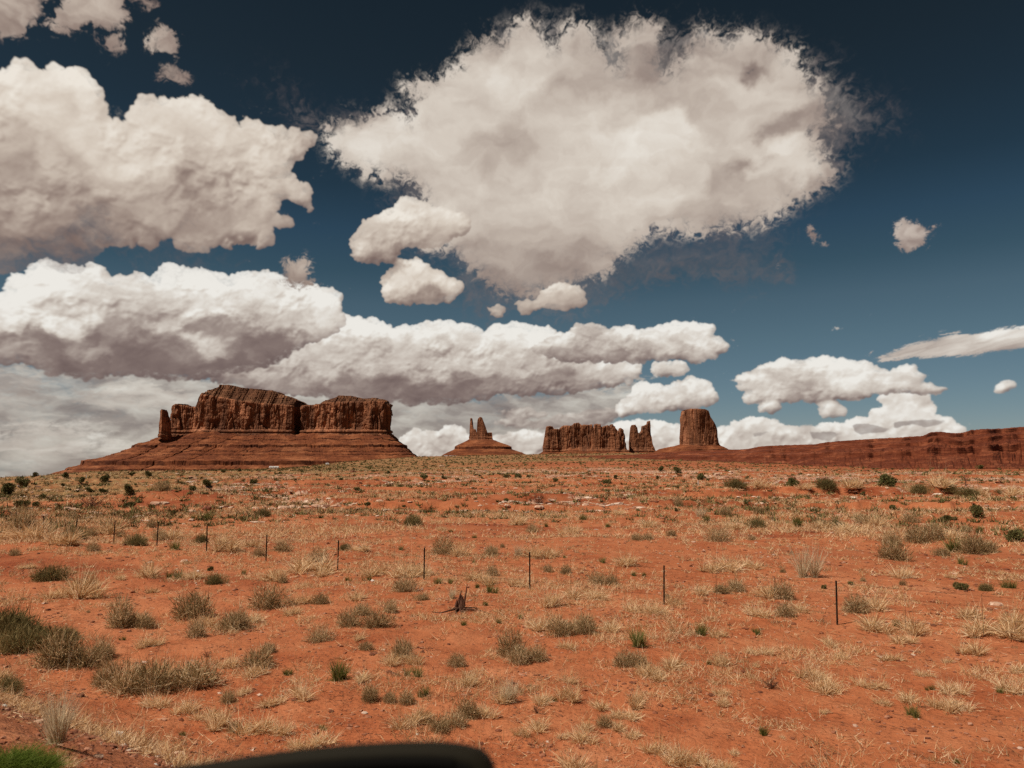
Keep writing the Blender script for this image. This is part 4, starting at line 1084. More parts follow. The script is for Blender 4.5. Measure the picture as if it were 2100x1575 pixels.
def leafy_mesh(seed, n=2600, h=0.75, lobes=8, leaf=0.042):
    r = np.random.RandomState(seed)
    c = np.stack([r.uniform(-.30, .30, lobes), r.uniform(-.25, .25, lobes), r.uniform(.16, h * .62, lobes)], 1)
    rad = r.uniform(.14, .24, lobes)
    k = r.randint(lobes, size=n)
    d = unit(r.normal(size=(n, 3)))
    p = c[k] + d * (rad[k] * r.uniform(.3, 1.05, n) ** .5)[:, None]
    p[:, 2] = np.abs(p[:, 2])
    dd = unit(d + r.normal(size=(n, 3)) * .6 + np.array([0, 0, .4]))
    parts = [strips(p, dd, r.uniform(.6, 1.4, n) * leaf * 1.5, r.uniform(.5, 1.2, n) * leaf, r.normal(size=(n, 3)) * .3, r, 2)]
    k = r.randint(lobes, size=24)
    tgt = c[k]
    parts.append(strips(np.zeros((24, 3)) + r.normal(size=(24, 3)) * .03 * np.array([1, 1, 0]), unit(tgt), np.linalg.norm(tgt, axis=1), np.full(24, .02), r.normal(size=(24, 3)) * .1, r, 3))
    return mesh_np('juniper_bush', *join(parts))


def bare_mesh(seed, n=34, tw=420):
    r = np.random.RandomState(seed)
    d = unit(np.stack([r.normal(size=n) * .8, r.normal(size=n) * .8, r.uniform(.4, 1.4, n)], 1))
    L = r.uniform(.35, .62, n)
    bend = r.normal(size=(n, 3)) * .18
    parts = [strips(np.zeros((n, 3)), d, L, r.uniform(.014, .024, n), bend, r, 4)]
    k = r.randint(n, size=tw)
    t = r.uniform(.3, 1, tw)
    p = d[k] * (L[k] * t)[:, None] + bend[k] * (L[k] * t * t)[:, None]
    dd = unit(d[k] + r.normal(size=(tw, 3)) * .7)
    parts.append(strips(p, dd, r.uniform(.06, .2, tw), r.uniform(.005, .010, tw), r.normal(size=(tw, 3)) * .2, r, 2))
    return mesh_np('bare_shrub', *join(parts))


def with_mat(mes, m):
    for me in mes:
        me.materials.append(m)
    return mes


PROTO = {
    'S': with_mat([sage_mesh(i, h=(.66 + .05 * (i % 4)), lobes=1 + i % 3, n=1400, leaf=.0105) for i in range(7)], m_sage),
    'O': with_mat([sage_mesh(20 + i, n=2600, lobes=5, leaf=.0115, twiggy=.7) for i in range(4)], m_olive),
    'G': with_mat([tuft_mesh(40 + i, n=270 + 30 * (i % 3), width=.019, h=.42 + .05 * (i % 4), centres=3 + i % 4) for i in range(8)], m_straw),
    'V': with_mat([tuft_mesh(60 + i, n=210, h=.62, spread=.6, width=.020, droop=.12, centres=3, stalks=3) for i in range(4)], m_green),
    'P': with_mat([tuft_mesh(70 + i, n=330, h=1.15, spread=.42, width=.014, droop=.10, centres=2, stalks=10) for i in range(3)], m_pale),
    'D': with_mat([leafy_mesh(80 + i, h=.62 + .06 * i) for i in range(5)], m_dark),
    'B': with_mat([bare_mesh(90 + i) for i in range(3)], m_wood),
    'Y': with_mat([tuft_mesh(97, n=240, h=.7, spread=.7, width=.030, droop=.05, centres=2, stalks=2)], m_green),
    'W': with_mat([tuft_mesh(98, n=2600, h=.62, spread=.8, width=.012, droop=.25, centres=12, stalks=30)], m_vivid),
}
NAMES = {'S': ('sagebrush', 'shrub', 'grey-green sagebrush', 'sagebrush on the red flat'), 'O': ('olive_bush', 'bush', 'olive-green bush', 'olive bushes on the red flat'),
         'G': ('grass_tuft', 'grass tuft', 'straw-coloured grass tuft', 'dry grass tufts on the red flat'), 'V': ('green_tuft', 'plant', 'fresh green tuft', 'green tufts on the red flat'),
         'P': ('upright_grass', 'grass tuft', 'bleached upright grass', 'bleached upright grasses'), 'D': ('juniper_bush', 'bush', 'dark juniper bush', 'dark junipers dotting the far flat'),
         'B': ('bare_shrub', 'shrub', 'leafless twiggy shrub', 'leafless shrubs'), 'Y': ('yucca', 'plant', 'spiky green yucca', 'yuccas'), 'W': ('green_grass_clump', 'grass', 'vivid green grass clump', 'green grass clumps')}

# ------------------------------------------------------------------ what a label can point at: (px, py, words)
ORD = ['nearest', 'second nearest', 'third nearest', 'fourth nearest', 'fifth nearest', 'sixth nearest', 'seventh nearest', 'eighth nearest', 'ninth nearest', 'tenth nearest', 'eleventh nearest', 'twelfth nearest']
POSTS = [(1697, 1268), (1341, 1227), (1077, 1203), (868, 1172), (696, 1165), (552, 1145), (432, 1130), (334, 1112), (246, 1108), (170, 1095), (105, 1084), (46, 1076)]
MARKS = [(x, y, 'the %s fence post' % ORD[i]) for i, (x, y) in enumerate(POSTS)] + [
    (945, 1250, 'the splintered stump'), (1103, 1032, 'the round leafless bush'), (1268, 1024, 'the small dead snag'), (1980, 996, 'the bare dead tree'), (1823, 997, 'the big round juniper'),
    (562, 964, 'the far white trailer'), (1434, 994, 'the thin white stake'), (240, 1515, 'the white angular stone'), (100, 1510, 'the leaning bleached grass'), (40, 1575, 'the vivid green clump'),
    (670, 1540, 'the black car mirror'), (50, 1325, 'the broad olive bush'), (1960, 1130, 'the spiky yucca'), (1655, 1184, 'the pale upright tuft'),
    (985, 938, 'the needle butte'), (1200, 936, 'the battlement butte'), (1320, 934, 'the forked tower'), (1437, 930, 'the blocky butte'), (337, 965, "the mesa's spire"), (612, 955, "the mesa's notch"), (795, 940, "the mesa's square end"), (1920, 890, "the ridge's skyline step")]
_used = {}


def where(px, py, head):
    """A label that says which one: look, then where it stands beside something one can find."""
    ms = sorted(MARKS, key=lambda m_: hypot(m_[0] - px, 2.0 * (m_[1] - py)))
    if hypot(ms[0][0] - px, ms[0][1] - py) < 14:
        ms = ms[1:]

    def rel(m_):
        dx, dy = px - m_[0], (py - m_[1]) * 1.6
        far = hypot(dx, dy)
        q_ = 'close ' if far < 60 else ('' if far < 150 else 'well ')
        if abs(dx) > 2.2 * abs(dy):
            w_ = 'left of' if dx < 0 else 'right of'
        elif abs(dy) > 2.2 * abs(dx):
            w_ = 'in front of' if dy > 0 else 'beyond'
        else:
            w_ = ('in front and ' if dy > 0 else 'behind and ') + ('left of' if dx < 0 else 'right of')
        return '%s%s %s' % (q_, w_, m_[2])
    for m_ in ms[:5]:
        L = '%s %s' % (head, rel(m_))
        if L not in _used:
            _used[L] = 1
            return L
    for a_ in ms[:5]:
        for b_ in ms[:6]:
            if a_ is not b_:
                L = '%s, between %s and %s' % (head.split(',')[0], a_[2], b_[2])
                if L not in _used and len(L.split()) <= 16:
                    _used[L] = 1
                    return L
    return head + ' ' + rel(ms[0])


PL = '''
42,996,28,D 73,979,16,D 17,1018,36,D 45,1041,34,D 73,1038,22,D 87,1023,18,D 185,1010,16,D 213,1013,20,D 217,988,26,D 272,976,18,D 305,975,20,D 265,1015,34,D 265,1040,30,D 165,993,18,D 335,1006,34,S 395,1006,24,D 425,997,26,D 520,993,22,D 134,980,16,D 130,997,12,D 458,969,12,D 185,1040,44,B 490,968,10,D 700,985,12,D 575,972,10,D 650,975,10,D
45,1088,58,S 92,1100,44,S 150,1106,54,O 190,1098,30,S 222,1094,44,G 148,1066,26,S 280,1119,40,O 310,1082,24,S 325,1107,34,S 360,1127,22,V 415,1114,36,O 450,1115,38,G 190,1130,28,S 575,1131,46,S 515,1122,30,G 530,1141,34,S 540,1060,30,O 400,1063,16,V 430,1066,24,V 355,1059,18,D 245,1102,22,S 60,1110,70,G 120,1118,70,G 360,1105,40,G 470,1130,60,G 20,1105,60,G
30,1140,24,S 100,1191,54,O 55,1166,26,G 155,1198,14,V 185,1209,42,S 170,1226,74,G 315,1184,46,G 355,1187,28,V 390,1186,50,G 430,1171,16,D 443,1197,40,O 497,1179,20,V 560,1192,56,G 580,1196,20,S 650,1152,44,S 630,1172,80,G 245,1189,26,G 310,1216,20,G 48,1231,10,S 180,1256,10,S 120,1226,50,G
400,1263,86,S 485,1291,86,S 555,1248,64,S 660,1238,50,S 615,1240,56,G 600,1262,40,G 250,1286,72,S 305,1288,56,S 280,1275,40,G 415,1285,50,G 520,1275,40,G 20,1315,90,O 65,1328,110,O 110,1318,70,O 30,1340,90,O 5,1290,60,O 125,1362,90,S 170,1364,80,S 215,1352,60,S 12,1420,56,O 5,1395,40,G 215,1408,72,S 265,1414,84,S 315,1416,90,S 385,1412,100,S 350,1395,70,G 402,1304,48,S 487,1289,60,S 320,1322,32,G 290,1328,34,G 250,1313,12,V 425,1348,24,B 530,1368,70,S 555,1340,46,S 470,1368,44,G 520,1385,40,G 650,1314,52,S 594,1383,28,V 470,1441,36,S 625,1432,62,G 560,1444,64,G 500,1425,50,G
700,1396,58,V 740,1394,46,G 325,1450,64,G 375,1462,60,G 425,1474,60,G 450,1490,60,G 510,1506,70,G 565,1508,60,G 480,1500,40,S 98,1530,84,P 660,1498,24,V 375,1508,12,V 620,1536,60,G 660,1530,44,G 8,1572,115,W 62,1586,90,W 138,1572,60,G
735,1262,66,S 770,1287,62,S 715,1285,50,S 800,1256,38,S 750,1332,46,S 835,1350,64,S 795,1362,60,G 845,1362,50,G 937,1366,52,S 845,1387,32,V 965,1403,60,G 1045,1438,40,P 1030,1440,40,G 1075,1362,70,S 1050,1345,60,S 1100,1355,50,S 1165,1303,60,S 1205,1300,66,S 1185,1290,50,G 1255,1294,56,G 1100,1291,50,G 1130,1285,44,G 1160,1331,50,G 1305,1322,52,V 1275,1368,50,S 1318,1368,56,S 1350,1392,60,G 1385,1370,60,G 1330,1385,40,G 1168,1400,24,G 1115,1443,46,G 1165,1436,48,G 1130,1440,22,V 760,1438,46,S 795,1438,40,S 835,1442,50,S 868,1428,24,V 845,1490,66,G 870,1480,40,S 910,1502,70,S 945,1490,60,S 960,1470,70,S 1000,1471,40,G 1230,1453,54,G 1310,1447,60,G 1265,1470,50,G 1295,1474,44,G 1210,1498,44,G 1240,1490,40,S 1270,1496,40,G 1297,1513,38,G 1065,1511,32,G 1100,1498,50,G 1160,1515,40,G 1200,1524,44,G 1100,1462,34,B 1345,1545,40,G 1380,1562,60,G 1400,1568,50,G 1175,1584,66,G 1025,1279,16,V 1066,1268,14,V 950,1284,18,V 735,1312,30,G
1440,1303,36,V 1470,1306,40,G 1480,1363,36,G 1455,1362,16,V 1540,1342,26,G 1565,1342,32,G 1580,1413,42,B 1485,1446,30,G 1705,1326,38,G 1730,1351,26,G 1825,1356,36,G 1850,1318,46,G 1990,1340,42,G 1945,1361,24,G 1697,1420,54,G 1650,1392,44,G 1685,1396,40,G 1790,1413,52,G 1895,1386,24,G 1950,1421,50,G 1908,1415,16,V 1805,1446,26,G 1935,1456,44,G 1968,1456,40,G 1865,1438,44,G 2080,1419,44,G 2048,1421,14,V 2090,1380,34,G 1875,1469,26,V 1693,1463,18,G 1570,1510,26,V 1605,1518,14,G 1510,1549,20,G 1440,1572,60,G 1480,1580,50,G 1965,1566,18,V 1550,1368,18,G 1475,1425,30,G 1550,1300,20,V
1437,984,26,D 1452,986,12,D 1628,997,42,D 1823,998,50,D 2048,954,26,O 2030,958,16,O 2010,962,18,D 1532,984,12,D 1510,1002,40,O 1560,1003,40,G 1690,1003,42,O 1890,1013,34,O 1985,1018,38,O 2050,1013,22,O 1952,1013,26,O 1768,1013,14,D 1750,1002,40,G 1860,1006,30,G 1930,1002,40,G 2010,1016,30,G 2080,1016,30,G 1655,1002,30,G
1555,1054,20,S 1490,1056,36,S 1550,1082,32,O 1450,1069,18,V 1435,1060,20,P 1470,1110,60,S 1545,1108,20,S 1500,1085,40,G 1638,1081,38,V 1715,1084,46,O 1770,1074,34,S 1830,1046,22,D 1870,1071,34,S 1935,1071,28,D 1955,1066,18,D 2003,1061,34,D 2005,1094,20,V 1985,1091,24,S 2085,1110,52,D 1830,1116,44,S 1880,1112,60,S 1920,1108,60,S 1825,1146,60,S 1955,1104,66,G 2000,1136,70,S 2030,1132,50,S 1960,1134,42,Y 1975,1158,20,V 1935,1140,30,S 1800,1080,40,G 1680,1085,40,G 1740,1092,40,G
1655,1185,56,P 1495,1170,60,G 1545,1165,50,G 1460,1172,50,G 1475,1217,50,S 1512,1214,46,S 1440,1218,40,G 1605,1228,62,S 1575,1225,50,G 1560,1264,64,G 1610,1266,56,S 1650,1255,36,G 1755,1256,66,S 1790,1250,50,G 1810,1294,66,G 1860,1297,60,G 1845,1285,30,V 1990,1268,64,G 2000,1300,70,G 2050,1302,80,G 2085,1285,60,G 2100,1310,60,G 1970,1209,34,D 2025,1211,32,O 2068,1206,26,V 1850,1185,52,G 1849,1200,14,S 1770,1192,14,S 1605,1174,14,S 1745,1200,20,D 1690,1208,16,D 1950,1185,24,G
733,1006,22,D 753,1035,16,D 797,973,18,D 868,985,20,D 910,982,12,D 985,977,10,D 1040,980,22,D 1062,981,22,D 1085,980,14,D 1138,986,18,D 1245,993,20,D 1263,981,12,D 1350,983,14,D 1355,966,20,D 1390,967,20,D 1393,1038,26,S 1388,1049,14,D 1020,1029,12,D 1038,1029,14,D 828,1041,12,D 850,1077,40,O 905,1088,18,G 925,1091,12,V 973,1103,12,V 1088,1091,28,S 1300,1108,28,S 1328,1107,34,S 1378,1099,26,S 1310,1048,12,V 1196,1066,18,V 1245,1081,18,V 1282,1084,12,S 1330,1080,40,G 1120,1080,16,V 1270,1055,34,G 1060,1075,50,G 1160,1095,50,G
905,1136,50,S 945,1141,40,G 1010,1138,34,S 1028,1123,14,S 1065,1140,18,P 1090,1143,50,G 1125,1143,50,G 1157,1144,10,V 822,1128,16,V 710,1128,30,O 740,1130,40,G 972,1154,10,V 1015,1181,46,S 975,1192,60,G 1005,1198,40,G 980,1206,16,V 1010,1216,26,V 1065,1202,44,G 1125,1173,26,S 1160,1176,32,S 1222,1198,40,S 1252,1198,34,S 1235,1154,14,V 1300,1181,14,V 1320,1182,14,V 1125,1244,54,G 1180,1228,50,G 1225,1230,50,G 1310,1256,50,G 1350,1260,50,G 1380,1240,40,G 1365,1226,14,S 820,1214,56,S 828,1185,46,G 897,1197,20,V 923,1197,18,V 868,1230,34,S 925,1228,20,P 752,1191,18,V 715,1192,16,V 997,1241,16,V 770,1180,60,G 860,1180,60,G 660,1180,60,G 730,1230,36,G 1280,1160,40,G
'''
HIPX = {'S': .64, 'O': .62, 'G': .5, 'V': .62, 'P': .95, 'D': .62, 'B': .8, 'Y': .9, 'W': .6}
_rp = random.Random(77)
plants = []
for k_, item in enumerate(PL.split()):
    x_, y_, w_, t_ = item.split(',')
    px, py, w_ = float(x_), float(y_), float(w_)
    p = on_ground(px, py)
    d = hypot(p.x, p.y)
    wm = w_ / F_PX * d * {'S': 1.18, 'O': 1.12, 'G': 1.5, 'V': 1.35, 'P': 1.2, 'D': 1.05, 'B': 1.1, 'Y': 1.3, 'W': 1.15}[t_]
    wm *= _rp.uniform(.82, 1.15) * (.86 if t_ == 'G' and w_ >= 50 else 1) * (.85 if t_ == 'D' and px != 1823 else 1)
    me = PROTO[t_][_rp.randrange(len(PROTO[t_]))]
    nm, cat, look, grp = NAMES[t_]
    o = bpy.data.objects.new(nm, me)
    COL.objects.link(o)
    o.location = (p.x, p.y, p.z - 0.02 * wm)
    sz = wm * _rp.uniform(.9, 1.15) * {'S': 1.25, 'O': 1.15, 'G': 1.25, 'V': 1.1, 'D': .85, 'P': .95, 'W': .6}.get(t_, 1)
    o.scale = (wm, wm * _rp.uniform(.8, 1.05), sz * _rp.uniform(.85, 1.15))
    o.rotation_euler = (_rp.uniform(-.06, .06), _rp.uniform(-.06, .06), _rp.uniform(0, 2 * pi))
    size = 'small' if wm < .42 else ('large' if wm > (1.1 if py > 1050 else 2.2) else 'medium-sized')
    if t_ == 'Y' or t_ == 'W':
        size = 'tall' if t_ == 'Y' else 'thick'
    tag(o, where(px, py, '%s %s' % (size, look)), cat, grp)
    plants.append((p.x, p.y, wm))

# ------------------------------------------------------------------ what nobody could count: short grass, scrub, grit, rubble, litter
def scatter(name, n, r0, r1, make, mat, kind_label, seed, dens, az0=-44, az1=44, power=1.0):
    r = np.random.RandomState(seed)
    m = n * 4
    a = np.radians(r.uniform(az0, az1, m))
    rr = r0 * (r1 / r0) ** (r.uniform(0, 1, m) ** power)
    x, y = rr * np.sin(a), rr * np.cos(a)
    keep = r.uniform(size=m) < dens(x, y, rr)
    x, y, rr = x[keep][:n], y[keep][:n], rr[keep][:n]
    z = ground_z(x, y, True)
    V, Fc = make(np.stack([x, y, z], 1), rr, r)
    me = mesh_np(name, V, Fc)
    return tag(link(name, me, mat), kind_label, None, None, 'stuff')


def make_tufts(nb, size, width, up=0.7, spread=1.0, grow=0.0):
    def f(P, rr, r):
        n = len(P)
        S_ = size * r.uniform(.5, 1.5, n) * (1 + grow * rr)
        k = np.repeat(np.arange(n), nb)
        a = r.uniform(0, 2 * pi, len(k))
        e = r.uniform(.1, 1, len(k)) * spread
        d = unit(np.stack([np.cos(a) * e, np.sin(a) * e, r.uniform(.3, 1.0, len(k)) * up * 1.4], 1))
        base = P[k] + np.stack([r.normal(size=len(k)), r.normal(size=len(k)), np.zeros(len(k))], 1) * (S_[k] * .35)[:, None]
        base[:, 2] -= .01
        wd = width * r.uniform(.6, 1.3, len(k)) * np.clip(rr[k] / 22.0, .8, 40)
        return strips(base, d, S_[k] * r.uniform(.4, 1, len(k)), wd, r.normal(size=(len(k), 3)) * .25, r, 2)
    return f


def clump(sc, lo, hi, seed):
    return lambda x, y: smooth(fbm(x / sc, y / sc, 4, .55, seed), lo, hi)


cA, cB, cC = clump(3.2, .04, .36, 601), clump(9.0, -.06, .26, 602), clump(30.0, -.2, .3, 603)
cD = clump(2.0, -.35, .25, 616)
fence_band = lambda x, y: np.exp(-(((x * ROAD_N[0] + y * ROAD_N[1]) - 26.0) / 4.5) ** 2) * smooth(-x / np.maximum(y, 1), -.5, .1)
lr = lambda x, y: smooth(x / np.maximum(y, 1), .05, .5)
scatter('short_dry_grass', 17000, 9.5, 80, make_tufts(12, .19, .015, .6, 1.2), m_straw, 'short dry grass growing between the tufts', 611,
        lambda x, y, r: np.clip(.03 + .97 * cA(x, y) * (.22 + .78 * cB(x, y)) + .9 * fence_band(x, y) * cD(x, y), 0, 1) * (1 - .6 * lr(x, y) * (r < 20)), power=.8)
scatter('low_grey_scrub', 4500, 12, 110, make_tufts(18, .28, .012, .65, 1.1), m_sage, 'low grey scrub between the shrubs', 612,
        lambda x, y, r: np.clip(.02 + .8 * cA(x + 40, y) * cB(x, y + 9), 0, 1), power=.8)
scatter('dry_grass_flats', 34000, 48, 420, make_tufts(7, .34, .018, .6, 1.2, .0015), m_straw, 'dry grass spread over the far flats', 613,
        lambda x, y, r: np.clip(.10 + .9 * clump(14, -.05, .3, 604)(x, y * 1.5), 0, 1) * (.45 + .55 * cC(x, y)), power=.9)
scatter('far_scrub', 15000, 60, 950, make_tufts(9, .50, .017, .6, 1.1, .0012), m_farscrub, 'olive scrub dotted over the far flats', 614,
        lambda x, y, r: np.clip(.12 + .8 * clump(22, -.05, .35, 605)(x, y * 1.4), 0, 1) * (.25 + .75 * np.maximum(smooth(r, 220, 420) * (1 - .75 * smooth(x / y, -.15, .1) * (r < 520)), smooth(-x / y, .1, .5))), power=.85)
scatter('dark_scrub', 5000, 60, 950, make_tufts(20, .45, .028, .7, 1.0, .0012), m_dark, 'dark scrub dotted over the far flats', 615,
        lambda x, y, r: .15 + .6 * cC(x, y), power=.9)


_ico_v = unit(np.array([(a_, b_, 0) for a_ in (-1, 1) for b_ in (-1.618, 1.618)] + [(0, a_, b_) for a_ in (-1, 1) for b_ in (-1.618, 1.618)] + [(b_, 0, a_) for a_ in (-1, 1) for b_ in (-1.618, 1.618)], dtype=float))
_ico_f = np.array([(i, j, k) for i in range(12) for j in range(i + 1, 12) for k in range(j + 1, 12) if all(np.linalg.norm(_ico_v[a_] - _ico_v[b_]) < 1.1 for a_, b_ in ((i, j), (j, k), (i, k)))])
for t_ in range(len(_ico_f)):
    a_, b_, c_ = _ico_v[_ico_f[t_]]
    if np.dot(np.cross(b_ - a_, c_ - a_), a_) < 0:
        _ico_f[t_] = _ico_f[t_][::-1]


def make_stones(size, flat=.6, var=1.6, elong=1.0):
    def f(P, rr, r):
        n = len(P)
        s = size(rr) * np.exp(np.clip(r.normal(size=n), -2, 1.7) * .42 * var)
        v = _ico_v[None] * (1 + .28 * r.normal(size=(n, 12, 1))) * np.stack([np.ones(n) * elong, r.uniform(.6, 1, n), r.uniform(.5, 1, n) * flat], 1)[:, None]
        a = r.uniform(0, 2 * pi, n)
        ca, sa = np.cos(a)[:, None], np.sin(a)[:, None]
        v = np.stack([v[..., 0] * ca - v[..., 1] * sa, v[..., 0] * sa + v[..., 1] * ca, v[..., 2]], -1)
        V = P[:, None] + v * s[:, None, None] + np.array([0, 0, .25])[None, None] * (s * flat)[:, None, None]
        Fc = (np.arange(n) * 12)[:, None, None] + _ico_f[None]
        return V.reshape(-1, 3), Fc.reshape(-1, 3)
    return f


m_grit = island_material('red_stones', [(0.0, (0.085, 0.030, 0.018)), (0.5, (0.27, 0.095, 0.048)), (0.86, (0.40, 0.19, 0.115)), (0.93, (0.55, 0.42, 0.33)), (1.0, (0.66, 0.56, 0.47))])
m_slab, q, b = material('pale_sandstone')
geo = q.n('ShaderNodeNewGeometry')
sn_ = q.noise(q.v('MULTIPLY', geo.outputs['Position'], (1, 1, 3.0)), 2.2, 6, .7)
cc = q.ramp(q.m('ADD', q.m('MULTIPLY', geo.outputs['Random Per Island'], .5), q.m('MULTIPLY', sn_, .5)), [(.2, (.30, .12, .07)), (.42, (.50, .31, .21)), (.7, (.68, .52, .41))])
q.put(b.inputs['Base Color'], cc)
q.put(b.inputs['Normal'], bump(q, sn_, .05, .8))
slope_near = lambda x, y: smooth(12.5 - (x * ROAD_N[0] + y * ROAD_N[1]), 0, 4)
scatter('gravel', 5200, 6, 20, make_stones(lambda r: .012 + 0 * r, .6, 1.3), m_grit, 'loose red gravel on the shoulder below the road', 621, lambda x, y, r: slope_near(x, y) * (.25 + .75 * clump(1.2, -.3, .3, 606)(x, y)), power=1.0)
scatter('red_clods', 9000, 9, 60, make_stones(lambda r: .011 + .0009 * r, .55, 1.3), m_grit, 'small clods and chips lying on the sand', 622, lambda x, y, r: np.clip(.12 + .9 * clump(2.4, 0, .4, 607)(x, y), 0, 1), power=.9)


def rub_d(x, y, r):
    m, f1, f2 = ledge_fields(x, y)
    a = np.maximum(np.exp(-((f1 + .03) / .045) ** 2), np.exp(-((f2 + .03) / .045) ** 2)) * m
    return np.clip(a * smooth(fbm(x / 26.0, y / 15.0, 3, .5, 320), -.25, .15) * 1.2 + .004, 0, 1)


scatter('pale_rubble', 9000, 60, 380, make_stones(lambda r: .10 + .0009 * r, .42, 1.2, 1.5), m_slab, 'pale sandstone rubble strewn along the ledges', 623, rub_d)
scatter('red_rubble', 2600, 60, 420, make_stones(lambda r: .08 + .0010 * r, .5, 1.2, 1.3), m_grit, 'dark red rubble along the ledges', 624, lambda x, y, r: np.clip(rub_d(x, y + 2, r) + .05, 0, 1))


def make_twigs(P, rr, r):
    n = len(P)
    a = r.uniform(0, 2 * pi, n)
    d = unit(np.stack([np.cos(a), np.sin(a), r.uniform(-.02, .35, n) ** 1.0], 1))
    P = P + np.array([0, 0, .008])
    return strips(P, d, r.uniform(.05, .22, n), r.uniform(.005, .011, n) * np.clip(rr / 15, 1, 3), r.normal(size=(n, 3)) * .35 * np.array([1, 1, .2]), r, 3)


scatter('twig_litter', 12000, 8.5, 55, make_twigs, m_twig, 'dead dark twigs lying on the sand', 631, lambda x, y, r: np.clip(.05 + .95 * clump(1.1, .05, .45, 608)(x, y), 0, 1), power=.9)
scatter('straw_litter', 9000, 8.5, 50, make_twigs, m_straw, 'broken straw lying on the sand', 632, lambda x, y, r: np.clip(.05 + .95 * clump(1.6, .05, .45, 609)(x + 9, y), 0, 1), power=.9)
# ------------------------------------------------------------------ wire fence
m_steel, q, b = material('dark_steel')
rn = q.noise(q.n('ShaderNodeTexCoord').outputs['Object'], 9.0, 4, .6)
q.put(b.inputs['Base Color'], q.ramp(rn, [(.35, (.030, .026, .020)), (.65, (.075, .050, .034))]))
b.inputs['Metallic'].default_value = .35
b.inputs['Roughness'].default_value = .6
P0 = Vector((9.4, 22.8))
ts_ = [-10.9, -5.4, 0, 5.35, 10.6, 15.7, 20.7, 25.6, 30.3, 34.8, 39.2, 43.5, 47.6, 51.6, 55.7, 59.9]
fx0, fy0 = P0.x, P0.y
fence = tag(empty('wire_fence', (fx0, fy0, gz(fx0, fy0))), 'long four-strand wire fence on thin dark steel posts crossing the red flat', 'fence')
base_inv = Vector(fence.location)
rf = random.Random(3)
posts = []
for i, t in enumerate(ts_):
    x, y = fx0 + ROAD_T[0] * t, fy0 + ROAD_T[1] * t
    z = gz(x, y)
    h = 1.27 + rf.uniform(-.03, .10)
    lx, ly = rf.uniform(-.03, .03), rf.uniform(-.02, .02)
    m = MB()
    p = Vector((x, y, z)) - base_inv
    a = atan2(ROAD_T[1], ROAD_T[0])
    w = .030
    # T-section: flange and web, leaning a little
    for (sx, sy, oy_) in ((.050, .010, 0), (.010, .040, .022)):
        V = []
        for zz, kx, ky in ((-.25, 0, 0), (h, lx, ly)):
            for ux, uy in ((-sx / 2, -sy / 2), (sx / 2, -sy / 2), (sx / 2, sy / 2), (-sx / 2, sy / 2)):
                uy2 = uy + oy_ + (.003 if sy > .02 else 0)
                V.append((p.x + kx + ux * cos(a) - uy2 * sin(a), p.y + ky + ux * sin(a) + uy2 * cos(a), p.z + zz))
        m.add(V, [(0, 1, 5, 4), (1, 2, 6, 5), (2, 3, 7, 6), (3, 0, 4, 7), (4, 5, 6, 7), (3, 2, 1, 0)])
    m.build('post', m_steel, fence)
    posts.append((p, h, lx, ly))
WH = [.32, .60, .90, 1.18]
for wh in WH:
    m = MB()
    pts = []
    for i, (p, h, lx, ly) in enumerate(posts):
        pts.append(Vector((p.x + lx * wh / h, p.y + ly * wh / h - .02, p.z + wh)))
        if i + 1 < len(posts):
            q_ = posts[i + 1][0]
            for f in (.25, .5, .75):
                s_ = p.lerp(q_, f)
                pts.append(Vector((s_.x, s_.y - .02, s_.z + wh - .03 * 4 * f * (1 - f))))
    m.tube(pts, .0030, 4)
    m.build('wire', m_steel, fence)
for i in range(len(posts) - 1):
    for f in (.33, .67):
        p = posts[i][0].lerp(posts[i + 1][0], f)
        m = MB()
        m.tube([(p.x, p.y - .02, p.z + .10), (p.x + .012, p.y - .015, p.z + .62), (p.x + rf.uniform(-.03, .03), p.y - .02, p.z + 1.20)], .0042, 4)
        m.build('stay_wire', m_steel, fence)

# ------------------------------------------------------------------ splintered stump
p = on_ground(945, 1252)
st = tag(empty('tree_stump', p, .2), 'jagged splintered dark red stump with roots sprawling on the sand', 'stump')
m = MB()
m.tube([(0, 0, -.1), (.01, 0, .10), (.04, .01, .30), (.02, .0, .46)], [.11, .095, .065, .02], 9)
m.tube([(-.06, .02, 0), (-.07, .02, .22), (-.03, .02, .42), (.02, .02, .60)], [.065, .05, .03, .01], 7)
m.tube([(.06, -.03, 0), (.10, -.03, .25), (.15, -.02, .50), (.19, -.02, .80)], [.06, .038, .022, .009], 6)
m.tube([(-.12, 0, 0), (-.15, .0, .16), (-.12, 0, .34)], [.07, .05, .012], 6)
trunk = m.build('trunk', m_wood, st)
for k, (a, L, r_) in enumerate(((-2.9, .95, .045), (-.4, .55, .05), (.5, .62, .035), (2.4, .5, .03), (-1.5, .42, .045), (-2.3, .7, .03), (-.9, 1.0, .022))):
    m = MB()
    pts = [(cos(a + .35 * sin(k + 3 * f)) * L * f, sin(a + .35 * sin(k + 3 * f)) * L * f, .07 * (1 - f) + .05 * abs(sin(4 * f + k)) * f) for f in (0, .2, .4, .6, .8, 1)]
    m.tube(pts, [r_ * (1 - .75 * f) for f in (0, .2, .4, .6, .8, 1)], 5)
    m.build('root', m_wood, st)


